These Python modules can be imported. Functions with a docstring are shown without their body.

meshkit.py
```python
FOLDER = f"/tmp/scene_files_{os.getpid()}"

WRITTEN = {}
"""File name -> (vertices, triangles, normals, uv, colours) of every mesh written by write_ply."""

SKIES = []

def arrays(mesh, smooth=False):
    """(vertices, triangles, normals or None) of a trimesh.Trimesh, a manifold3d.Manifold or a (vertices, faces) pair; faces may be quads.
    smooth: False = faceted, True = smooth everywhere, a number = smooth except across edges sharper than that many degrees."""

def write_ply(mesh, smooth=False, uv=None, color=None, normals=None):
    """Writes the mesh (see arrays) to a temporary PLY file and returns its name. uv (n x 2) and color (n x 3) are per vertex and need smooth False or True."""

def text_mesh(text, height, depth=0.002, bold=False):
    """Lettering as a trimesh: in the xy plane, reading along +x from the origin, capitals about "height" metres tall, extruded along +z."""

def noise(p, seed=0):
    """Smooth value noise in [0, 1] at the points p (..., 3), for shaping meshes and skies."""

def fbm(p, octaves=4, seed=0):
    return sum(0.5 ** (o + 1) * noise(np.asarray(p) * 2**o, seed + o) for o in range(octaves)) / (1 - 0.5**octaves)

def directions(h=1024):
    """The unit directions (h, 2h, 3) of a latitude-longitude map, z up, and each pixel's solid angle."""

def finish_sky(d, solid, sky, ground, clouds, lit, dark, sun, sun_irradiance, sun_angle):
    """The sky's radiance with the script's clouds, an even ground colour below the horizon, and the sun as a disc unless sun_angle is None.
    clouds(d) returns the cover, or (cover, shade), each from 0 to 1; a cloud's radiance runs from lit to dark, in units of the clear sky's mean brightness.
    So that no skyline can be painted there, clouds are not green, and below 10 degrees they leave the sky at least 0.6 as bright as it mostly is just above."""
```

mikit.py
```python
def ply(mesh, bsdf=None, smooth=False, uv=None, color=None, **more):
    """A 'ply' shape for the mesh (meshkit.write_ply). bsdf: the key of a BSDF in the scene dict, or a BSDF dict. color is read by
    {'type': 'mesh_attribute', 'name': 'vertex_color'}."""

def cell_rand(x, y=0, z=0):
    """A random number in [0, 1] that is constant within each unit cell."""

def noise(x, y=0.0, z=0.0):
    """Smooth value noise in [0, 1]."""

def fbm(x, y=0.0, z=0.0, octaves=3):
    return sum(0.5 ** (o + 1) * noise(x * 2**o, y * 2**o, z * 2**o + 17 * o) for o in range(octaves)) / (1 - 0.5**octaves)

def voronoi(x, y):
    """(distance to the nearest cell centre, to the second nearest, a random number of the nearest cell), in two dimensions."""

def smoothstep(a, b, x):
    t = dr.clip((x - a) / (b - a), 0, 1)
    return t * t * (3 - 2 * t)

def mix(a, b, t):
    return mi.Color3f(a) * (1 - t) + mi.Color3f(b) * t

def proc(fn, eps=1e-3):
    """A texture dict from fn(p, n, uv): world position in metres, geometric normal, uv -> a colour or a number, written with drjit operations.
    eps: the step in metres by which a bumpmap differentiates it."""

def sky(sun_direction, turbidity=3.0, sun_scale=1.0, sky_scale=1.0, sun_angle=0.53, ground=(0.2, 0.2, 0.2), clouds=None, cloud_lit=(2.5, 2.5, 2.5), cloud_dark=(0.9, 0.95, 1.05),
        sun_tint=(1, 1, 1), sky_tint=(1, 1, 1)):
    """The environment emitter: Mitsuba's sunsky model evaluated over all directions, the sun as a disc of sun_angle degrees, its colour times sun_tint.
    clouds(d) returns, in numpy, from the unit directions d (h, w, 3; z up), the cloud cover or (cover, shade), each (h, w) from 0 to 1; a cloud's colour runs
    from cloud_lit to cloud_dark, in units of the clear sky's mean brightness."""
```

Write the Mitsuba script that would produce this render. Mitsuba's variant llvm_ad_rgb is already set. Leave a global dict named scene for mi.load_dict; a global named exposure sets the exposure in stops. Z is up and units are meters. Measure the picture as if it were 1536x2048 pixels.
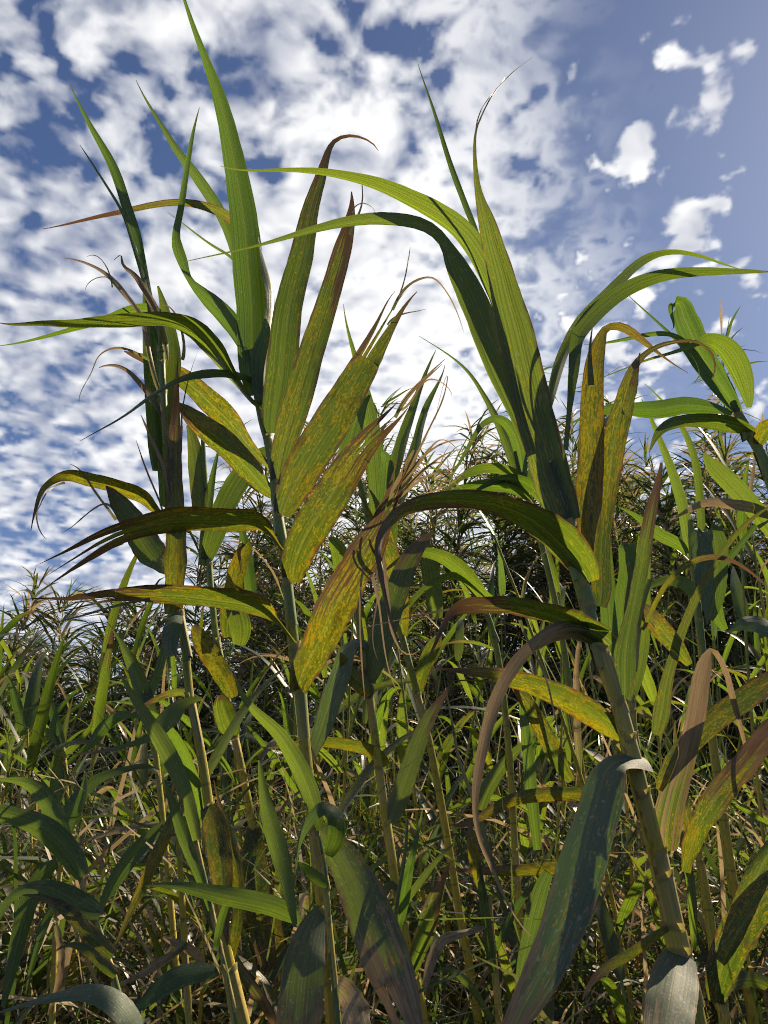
"""A stand of giant reeds against a partly cloudy sky, seen from below, sun behind and to the right."""
import math
import numpy as np
import drjit as dr
import mitsuba as mi
import mikit, meshkit
from mikit import noise, fbm, cell_rand, smoothstep, mix
from scipy.interpolate import PchipInterpolator, CubicSpline

T = mi.ScalarTransform4f
scene, labels = {}, {}

# ------------------------------------------------------------------ camera, sky, exposure
EYE, PITCH = np.array([0.0, 0.0, 1.35]), math.radians(20.0)
scene['camera'] = {'type': 'perspective', 'fov': 53.0, 'fov_axis': 'x', 'near_clip': 0.02, 'far_clip': 4000.0,
                   'to_world': T().look_at(origin=EYE.tolist(), target=(EYE + [0, math.cos(PITCH), math.sin(PITCH)]).tolist(), up=[0, 0, 1])}
exposure = 2.5
SUN = (0.587, 0.492, 0.66)


def azel(az, el):
    a, e = np.radians(az), np.radians(el)
    return np.stack([np.sin(a) * np.cos(e), np.cos(a) * np.cos(e), np.sin(e)], -1)


# single fair-weather clouds: azimuth (east of straight ahead), elevation, radius in degrees, strength; and the gaps of the western sheet
PUFFS = [(22.9, 42.5, 2.5, 1.00), (20.1, 41.7, 1.9, 0.80), (24.4, 41.1, 1.6, 0.70), (27.6, 43.2, 2.3, 1.00), (29.2, 41.1, 1.6, 0.80), (26.9, 47.2, 1.1, 0.80), (28.0, 45.7, 0.9, 0.65), (29.3, 45.4, 0.8, 0.60), (29.5, 47.3, 0.7, 0.55), (32.5, 45.9, 0.7, 0.45), (33.2, 43.8, 1.0, 0.60), (29.1, 38.2, 1.9, 0.95), (26.7, 36.7, 2.5, 1.00), (23.7, 35.4, 1.9, 0.90), (26.2, 34.5, 1.9, 0.90), (18.3, 36.5, 1.6, 0.90), (20.9, 37.2, 1.0, 0.60), (15.3, 34.4, 1.7, 0.95), (15.3, 32.7, 1.3, 0.80), (20.7, 33.6, 1.9, 0.90), (19.2, 31.1, 2.1, 0.80), (21.5, 28.7, 2.4, 0.95), (19.0, 27.0, 2.4, 0.90), (22.3, 26.5, 2.1, 0.90), (17.6, 40.7, 0.7, 0.55), (14.5, 41.6, 0.8, 0.60), (26.6, 30.4, 1.6, 0.70), (29.7, 31.7, 1.6, 0.70), (21.9, 20.9, 2.9, 0.80), (16.9, 21.9, 3.2, 0.90), (28.0, 24.7, 1.9, 0.60)]
GAPS = [(2.1, 51.8, 2.8, 1.10), (3.8, 48.9, 2.0, 0.90), (1.5, 44.2, 1.5, 0.60), (-30.2, 41.0, 3.2, 0.90), (-33.1, 47.0, 3.3, 1.00), (-28.4, 49.5, 2.2, 0.80), (-28.8, 44.7, 2.2, 0.70), (-30.7, 35.3, 2.6, 0.90), (-21.6, 44.6, 1.7, 0.70), (-9.8, 43.8, 2.2, 0.80), (-19.8, 41.9, 1.9, 0.50), (-14.9, 48.0, 1.7, 0.50), (-10.0, 39.0, 2.2, 0.50), (-3.0, 36.7, 2.2, 0.40), (-27.6, 38.0, 1.5, 0.50), (-27.0, 25.6, 4.1, 0.55), (-23.0, 18.0, 4.1, 0.60), (6.4, 46.5, 1.7, 0.60), (14.4, 38.9, 1.5, 0.50), (-28.2, 30.1, 2.2, 0.40), (4.6, 37.4, 2.2, 0.35), (-5.0, 31.1, 2.2, 0.35)]


def clouds(d):
    z = np.maximum(d[..., 2], 0.03)
    q = np.stack([d[..., 0] / (z + .08), d[..., 1] / (z + .08), 0 * z], -1)
    az = np.degrees(np.arctan2(d[..., 0], d[..., 1]))
    wx, wy = meshkit.fbm(q * 11.0, 3, 3) - .5, meshkit.fbm(q * 11.0, 3, 9) - .5
    qw = q + np.stack([wx, wy, 0 * wx], -1) * .05
    fine = meshkit.fbm(qw * 24.0, 5, 21)
    mid = meshkit.fbm(qw * 4.2 + 5.3, 4, 33)
    spot = lambda table: np.max([s * np.exp(-.9 * np.minimum((np.degrees(np.arccos(np.clip(d @ azel(a, e), -1, 1))) / r) ** 2, 30)) for a, e, r, s in table], 0)
    west = 1 / (1 + np.exp(np.clip((az - 13.5 + 26 * (mid - .5) + 30 * (fine - .5)) / 2.2, -30, 30)))
    west = np.where(az < -110, .35, west)
    f = .64 * fine + .36 * mid + .03 * np.exp(-((az - 4) / 13.0) ** 2) + .15 * spot([(4.0, 29.0, 13.0, 1.0), (1.0, 40.0, 7.0, .5)]) - .115 * spot(GAPS)
    sheet = np.clip((f - .335) / .32, 0, 1)
    sheet = (1 - (1 - sheet) ** 1.6) * west
    puff = np.clip((spot(PUFFS) + (fine - .5) * 2.0 + (mid - .5) * .4 - .58) / .40, 0, 1)
    cover = np.maximum(sheet * .97, puff * puff * (3 - 2 * puff) * .98)
    toward = np.array([SUN[0], SUN[1], 0]) * .035
    relief = meshkit.fbm((qw + toward) * 9.0, 4, 61) - meshkit.fbm(qw * 9.0, 4, 61)
    glow = np.exp(-((az - 6) / 17.0) ** 2)
    shade = np.clip(.42 + 2.6 * relief + (mid - .5) * .9 - .50 * glow, 0, 1)
    return cover, shade


scene['sky_light'] = mikit.sky(SUN, turbidity=2.8, sun_scale=1.25, sky_scale=0.44, clouds=clouds, cloud_lit=(4.9, 4.9, 4.85), cloud_dark=(1.75, 1.9, 2.4), sun_tint=(.97, .99, 1.0),
                               sky_tint=(1.0, .97, 1.14))


# ------------------------------------------------------------------ materials
# leaf uv: u = across (0..1) + 2 * seed;  v = along (0..1) + 2 * (rust + 8 * brown)
def leaf_parts(uv):
    seed = dr.floor(uv.x * .5)
    u = uv.x - seed * 2
    code = dr.floor(uv.y * .5)
    v = uv.y - code * 2
    brown = dr.floor(code / 8)
    rust = code - brown * 8
    return seed, u, v, rust, brown


def leaf_masks(uv):
    seed, u, v, rust, brown = leaf_parts(uv)
    e = dr.abs(u - .5) * 2
    s7 = seed * 7.31
    streak = noise(u * 30 + s7, v * 3, 2.0) * .7 + noise(u * 70 + s7, v * 9, 3.0) * .3
    vein = noise(u * 52 + s7, v * 1.3, 5.0)
    rib = 1 - smoothstep(0.0, .055, dr.abs(u - .5))
    spots = noise(u * 42 + s7, v * 130, 1.0) * .66 + noise(u * 20 + s7, v * 34, 4.0) * .34
    cluster = fbm(u * 2.2 + s7, v * 7, 7.0, 3)
    lvl = rust * .040 - .05 + dr.minimum(rust, 4) * (.05 * e * e * e + .04 * v) + (cluster - .5) * .40
    rmask = smoothstep(.70, 1.0, spots + lvl) * smoothstep(.2, .8, rust)
    tip = v + (streak - .5) * .62 + (cluster - .5) * .30 + .10 * e * e
    start = 1.12 - brown * .105
    bmask = smoothstep(start, start + .05, tip)
    edge = smoothstep(.86 - .02 * brown, .97, e + (noise(v * 40 + s7, u * 2, 3.0) - .5) * .22) * smoothstep(.5, 2.5, brown + rust * .4)
    bmask = dr.maximum(bmask, edge * .85)
    bmask = dr.select(brown > 6.5, smoothstep(-.05, .16, tip - .06), bmask)
    return seed, u, v, rust, brown, e, streak, vein, rib, rmask, bmask, spots, cluster


def s7_of(seed):
    return seed * 7.31


def leaf_transmit(p, n, uv):
    seed, u, v, rust, brown, e, streak, vein, rib, rmask, bmask, spots, cluster = leaf_masks(uv)
    h = cell_rand(seed, 3, 1)
    g = mix((.095, .178, .010), (.165, .232, .016), h)
    g = g * (1.08 - .075 * rust) + mi.Color3f(.09, .05, .0) * (.04 * rust)
    g = g * (.55 + .85 * vein) * (.9 + .2 * cell_rand(seed, 5, 2))
    g = mix(g, mi.Color3f(.185, .18, .006), smoothstep(.42, .75, cluster + .03 * rust - .06) * smoothstep(1.5, 5, rust) * .6)
    g = mix(g, mi.Color3f(.22, .26, .04), rib * .6)
    g = mix(g, mix((.33, .29, .008), (.38, .19, .006), smoothstep(.9, 1.4, rmask + (noise(u * 5 + seed, v * 12, 8.0) - .5) * .8 + .55 * e * e * e)), rmask * .85)
    scorch = smoothstep(.60, .78, noise(u * 13 + s7_of(seed), v * 20, 12.0) * .6 + cluster * .25 + .14 * e * e + .12 * v) * smoothstep(1.5, 4, rust)
    g = mix(g, mi.Color3f(.05, .035, .008), scorch * .5)
    b = mix(mix((.06, .03, .013), (.13, .07, .03), streak), mix((.15, .10, .045), (.30, .21, .10), streak), smoothstep(6.3, 6.6, brown))
    return mix(g, b, bmask)


def leaf_reflect(p, n, uv):
    seed, u, v, rust, brown, e, streak, vein, rib, rmask, bmask, spots, cluster = leaf_masks(uv)
    h = cell_rand(seed, 3, 1)
    g = mix((.034, .058, .042), (.052, .075, .038), h)
    g = g * (1 - .06 * rust) + mi.Color3f(.04, .026, .0) * (.05 * rust)
    g = g * (.82 + .36 * vein)
    g = mix(g, mi.Color3f(.10, .12, .04), rib * .55)
    fleck = smoothstep(.83, .86, noise(u * 22 + seed, v * 60, 9.0))
    g = mix(g, mi.Color3f(.30, .30, .24), fleck * .5)
    g = mix(g, mi.Color3f(.19, .12, .015) * (.7 + .6 * spots), rmask * .8)
    d = cell_rand(seed, 8, 4)
    b = mix(mix((.17, .115, .055), (.28, .235, .155), d), mix((.31, .235, .125), (.44, .37, .25), d), streak)
    b = b * (.62 + .76 * vein) * (1 - .45 * smoothstep(.62, .8, noise(u * 9 + seed, v * 24, 11.0)))
    b = mix(b * mi.Color3f(.72, .62, .55), b, smoothstep(6.3, 6.6, brown))
    return mix(g, b, bmask)


def leaf_relief(p, n, uv):
    seed = dr.floor(uv.x * .5)
    u = uv.x - seed * 2
    return noise(u * 46 + seed, uv.y * 1.5, 1.0) * .00022


def leaf_bsdf(name, refl, trans, rough):
    scene[name + '_skin'] = {'type': 'principled', 'base_color': mikit.proc(refl), 'roughness': rough, 'specular': .5}
    scene[name] = {'type': 'blendbsdf', 'weight': 0.5,
                   'first': {'type': 'principledthin', 'base_color': mikit.proc(trans), 'diff_trans': 2.0, 'roughness': .6},
                   'second': {'type': 'twosided', 'inner': {'type': 'bumpmap', 'arbitrary': mikit.proc(leaf_relief, eps=3e-4), 'scale': 1.0,
                                                            'inner': {'type': 'principled', 'base_color': mikit.proc(refl), 'roughness': rough, 'specular': .5}}}}
    del scene[name + '_skin']


leaf_bsdf('blade_skin', leaf_reflect, leaf_transmit, .37)
leaf_bsdf('waxy_blade_skin', lambda p, n, uv: leaf_reflect(p, n, uv) * 1.25 + mi.Color3f(.062, .072, .060), lambda p, n, uv: leaf_transmit(p, n, uv) * .6, .6)


def stem_color(base, ring, low):
    def fn(p, n, uv):
        k = uv.y - dr.floor(uv.y)
        line = noise(uv.x * 30, uv.y * .8, 2.0)
        c = mix(base, low, dr.clip(smoothstep(.35, .8, noise(uv.y * .9 + 3, uv.x * 2, 1.0)) * .35 + smoothstep(1.9, 1.1, p.z) * .8, 0, 1))
        c = c * (.85 + .3 * line)
        spot = smoothstep(.72, .8, noise(uv.x * 14, uv.y * 9, 6.0))
        c = mix(c, mi.Color3f(.10, .06, .03), spot * .35)
        return mix(c, mi.Color3f(ring), smoothstep(.955, .975, k) * .45)
    return fn


for key, args in {'stem_green': ((.155, .215, .050), (.04, .03, .02), (.42, .33, .05)), 'stem_fresh': ((.10, .16, .055), (.16, .16, .05), (.13, .17, .06)),
                  'stem_straw': ((.30, .24, .12), (.08, .05, .03), (.22, .16, .09))}.items():
    scene[key] = {'type': 'principled', 'base_color': mikit.proc(stem_color(*args)), 'roughness': .6, 'specular': .2}
scene['collar_skin'] = {'type': 'blendbsdf', 'weight': .6, 'first': {'type': 'principledthin', 'base_color': {'type': 'rgb', 'value': [.62, .52, .12]}, 'diff_trans': 2.0},
                        'second': {'type': 'twosided', 'inner': {'type': 'principled', 'base_color': mikit.proc(lambda p, n, uv: mix((.42, .38, .16), (.26, .22, .10), noise(p.x * 160, p.y * 160, p.z * 90))), 'roughness': .5}}}


def sheath_color(p, n, uv):
    seed = dr.floor(uv.x * .5)
    u = uv.x - seed * 2
    e = dr.abs(u - .5) * 2
    k = cell_rand(seed, 6, 1)
    c = mix(mix((.13, .185, .046), (.175, .215, .055), k), mix((.42, .33, .06), (.33, .25, .09), cell_rand(seed, 7, 1)), smoothstep(.5, .8, k * .4 + .75 * smoothstep(1.95, 1.25, p.z)))
    c = c * (.82 + .36 * noise(u * 40 + seed, uv.y * 2, 2.0))
    return mix(c, mi.Color3f(.16, .09, .05), smoothstep(.88, .99, e + (noise(uv.y * 9, seed, 2) - .5) * .3) * .8)


scene['sheath_skin'] = {'type': 'twosided', 'inner': {'type': 'principled', 'base_color': mikit.proc(sheath_color), 'roughness': .5, 'specular': .4}}


def ground_color(p, n, uv):
    c = mix((.04, .03, .02), (.10, .075, .045), fbm(p.x * 2.3, p.y * 2.3, 0, 4))
    return mix(c, mi.Color3f(.07, .085, .03), smoothstep(.5, .7, fbm(p.x * .35, p.y * .35, 5, 3)))


scene['soil'] = {'type': 'bumpmap', 'arbitrary': mikit.proc(lambda p, n, uv: fbm(p.x * 14, p.y * 14, 0, 3) * .05), 'scale': 1.0,
                 'inner': {'type': 'principled', 'base_color': mikit.proc(ground_color), 'roughness': .95, 'specular': .2}}


def tuft_color(p, n, uv):
    s = dr.floor(uv.x * .5)
    h = cell_rand(s, 2, 2)
    k = cell_rand(s, 4, 2)
    g = mix((.034, .050, .034), (.062, .078, .042), h)
    return mix(g, mix((.26, .21, .12), (.38, .31, .20), h), smoothstep(.70, .72, k))


def tuft_through(p, n, uv):
    s = dr.floor(uv.x * .5)
    h = cell_rand(s, 2, 2)
    k = cell_rand(s, 4, 2)
    return mix(mix((.065, .115, .016), (.13, .17, .022), h), mix((.30, .21, .10), (.36, .27, .14), h), smoothstep(.70, .72, k))


def thin(name, refl, trans, rough, weight=.55):
    scene[name] = {'type': 'blendbsdf', 'weight': weight, 'first': {'type': 'principledthin', 'base_color': mikit.proc(trans), 'diff_trans': 2.0},
                   'second': {'type': 'twosided', 'inner': {'type': 'principled', 'base_color': mikit.proc(refl), 'roughness': rough, 'specular': .5}}}


thin('tuft_skin', tuft_color, tuft_through, .38)
thin('bush_leaf', lambda p, n, uv: mix((.022, .040, .016), (.042, .060, .022), cell_rand(dr.floor(uv.x * .5), 1, 1)),
     lambda p, n, uv: mix((.05, .085, .012), (.10, .13, .02), cell_rand(dr.floor(uv.x * .5), 1, 1)), .45)
thin('straw_skin', lambda p, n, uv: mix(mix((.27, .22, .14), (.46, .40, .29), cell_rand(dr.floor(uv.x * .5), 1, 3)), mi.Color3f(.16, .10, .055), cell_rand(dr.floor(uv.x * .5), 5, 3) * .45),
     lambda p, n, uv: mi.Color3f(.34, .22, .10), .55)
scene['bark'] = {'type': 'principled', 'base_color': mikit.proc(lambda p, n, uv: mix((.10, .08, .06), (.22, .18, .14), noise(p.x * 20, p.y * 20, p.z * 6))), 'roughness': .85}


# ------------------------------------------------------------------ helpers
used = {}


def numbered(name):
    k = used.get(name, -1) + 1
    used[name] = k
    return name if k == 0 else f'{name}_{k:03d}'


def part(parent, name, shape):
    key = numbered(parent + '__' + name)
    scene[key] = shape
    return key


class Bag:
    """Meshes gathered into one, with uv."""
    def __init__(self):
        self.v, self.f, self.uv, self.n = [], [], [], 0

    def add(self, v, f, uv):
        self.v.append(v), self.f.append(f + self.n), self.uv.append(uv)
        self.n += len(v)

    def ply(self, bsdf):
        import trimesh
        v, f, uv = np.vstack(self.v), np.vstack(self.f), np.vstack(self.uv)
        return mikit.ply(trimesh.Trimesh(v, f, process=False), bsdf, smooth=True, uv=uv)


def grid_faces(n, m, base=0):
    i, j = np.meshgrid(np.arange(n - 1), np.arange(m - 1), indexing='ij')
    a = i * m + j + base
    q = np.stack([a, a + 1, a + m + 1, a + m], -1).reshape(-1, 4)
    return np.vstack([q[:, [0, 1, 2]], q[:, [0, 2, 3]]])


def unit(a):
    return a / np.maximum(np.linalg.norm(a, axis=-1, keepdims=True), 1e-9)


def ribbon(bag, C, S, rng, rust=0, brown=0, fold=.12, split=0, n=None, m=7, wavy=.05, seed=None):
    """A blade along centres C with half-width vectors S; keeled across, wavy along the edges; the end may be torn into strips."""
    C, S = np.asarray(C, float), np.asarray(S, float)
    t = np.r_[0, np.cumsum(np.linalg.norm(np.diff(C, axis=0), axis=1))]
    t /= t[-1]
    n = n or int(np.clip(len(C) * 4, 14, 44))
    s = np.linspace(0, 1, n)
    c = CubicSpline(t, C)(s) if len(C) > 3 else PchipInterpolator(t, C)(s)
    sv = PchipInterpolator(t, S)(s)
    hw = np.linalg.norm(sv, axis=1)
    tan = unit(np.gradient(c, axis=0))
    sd = unit(sv - (sv * tan).sum(1, keepdims=True) * tan)
    nor = np.cross(sd, tan)
    if brown >= 6:                                                     # dry blades are crinkled and narrower here and there
        wavy = max(wavy, .15)
        hw = hw * (1 + .20 * (meshkit.noise(np.stack([s * 17, 0 * s + rng.uniform(0, 99), 0 * s], -1)) - .55))
    nick = .045 if wavy < .1 else .10
    seed = rng.integers(0, 900) if seed is None else seed
    code = 2 * (rust + 8 * brown)

    def sheet(i0, i1, a, b, mm, drift):
        x = np.linspace(a, b, mm)
        ss = s[i0:i1]
        ph = rng.uniform(0, 6.3, 4)
        wave = wavy * (np.sin(ss * 23 + ph[0])[:, None] * np.clip(x, 0, 1) ** 2 + np.sin(ss * 19 + ph[1])[:, None] * np.clip(-x, 0, 1) ** 2) * np.minimum(1, ss * 5)[:, None]
        keel = fold * (np.abs(x) ** 1.4)[None, :] * (1 + .35 * np.sin(ss * 5 + ph[2]))[:, None]
        h = hw[i0:i1, None]
        ragged = 1 - nick * rng.random((i1 - i0, 2)) ** 2
        xx = x[None, :] * np.where(np.abs(x)[None, :] > .95, np.where(x[None, :] < 0, ragged[:, :1], ragged[:, 1:]), 1)
        P = c[i0:i1, None] + sd[i0:i1, None] * (xx[..., None] * h[..., None]) + nor[i0:i1, None] * ((keel + wave) * h)[..., None]
        k = np.linspace(0, 1, i1 - i0)[:, None, None] ** 1.6
        P = P + k * drift
        if drift is not zero:
            mid = P.mean(1, keepdims=True)
            P = mid + (P - mid) * (1 - .75 * k)
        U = np.broadcast_to(.02 + .96 * (x + 1) / 2, P.shape[:2]) + 2 * seed
        V = np.broadcast_to((ss * .98)[:, None], P.shape[:2]) + code
        bag.add(P.reshape(-1, 3), grid_faces(i1 - i0, mm), np.stack([U, V], -1).reshape(-1, 2))

    zero = np.zeros(3)
    if not split:
        sheet(0, n, -1, 1, m, zero)
        return
    cut = int(n * .66)
    sheet(0, cut + 1, -1, 1, m, zero)
    edges = np.sort(np.r_[-1, rng.uniform(-.8, .8, split - 1), 1])
    L = np.linalg.norm(c[-1] - c[cut])
    for a, b in zip(edges[:-1], edges[1:]):
        d = (sd[-1] * rng.normal(0, .06) + (a + b) * .06 * sd[-1] + nor[-1] * rng.normal(0, .12) + np.array([0, 0, -abs(rng.normal(0, .06))])) * L
        sheet(cut, n, a + .02, b - .02, 3, d)


def tube(bag, pts, rad, sides=9, n=None, knots=()):
    pts, rad = np.asarray(pts, float), np.asarray(rad, float)
    t = np.r_[0, np.cumsum(np.linalg.norm(np.diff(pts, axis=0), axis=1))]
    L = t[-1]
    t = t / L
    n = n or int(np.clip(L / .02, 12, 160))
    s = np.linspace(0, 1, n)
    c = PchipInterpolator(t, pts)(s)
    r = PchipInterpolator(t, rad)(s)
    tan = unit(np.gradient(c, axis=0))
    a = unit(np.cross(tan, [0.31, .95, 0.02]))
    b = np.cross(tan, a)
    ang = np.linspace(0, 2 * np.pi, sides + 1)
    P = c[:, None] + r[:, None, None] * (np.cos(ang)[None, :, None] * a[:, None] + np.sin(ang)[None, :, None] * b[:, None])
    U = np.broadcast_to(ang / 6.2832, P.shape[:2])
    V = np.broadcast_to((s * L / .11)[:, None], P.shape[:2])
    bag.add(P.reshape(-1, 3), grid_faces(n, sides + 1), np.stack([U, V], -1).reshape(-1, 2))


def label(key, text, cat, group=None):
    labels[key] = {'label': text, 'category': cat}
    if group:
        labels[key]['group'] = group


# ------------------------------------------------------------------ the ground
def ground_z(x, y):
    return np.zeros_like(x)


def make_ground():
    r = np.r_[np.linspace(0, 14, 90), np.geomspace(14.5, 3000, 40)]
    a = np.linspace(0, 2 * np.pi, 97)
    R, A = np.meshgrid(r, a, indexing='ij')
    X, Y = R * np.sin(A), R * np.cos(A) + 4
    Z = (meshkit.fbm(np.stack([X * 1.2, Y * 1.2, 0 * X], -1), 4, 5) - .5) * .16 * np.clip(1 - R / 60, .2, 1) - .02
    bag = Bag()
    bag.add(np.stack([X, Y, Z], -1).reshape(-1, 3), grid_faces(len(r), len(a))[:, ::-1], np.stack([X, Y], -1).reshape(-1, 2))
    scene['ground'] = bag.ply('soil')
    labels['ground'] = {'label': 'brown soil with leaf litter under the reeds', 'category': 'ground', 'kind': 'structure'}


make_ground()

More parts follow.
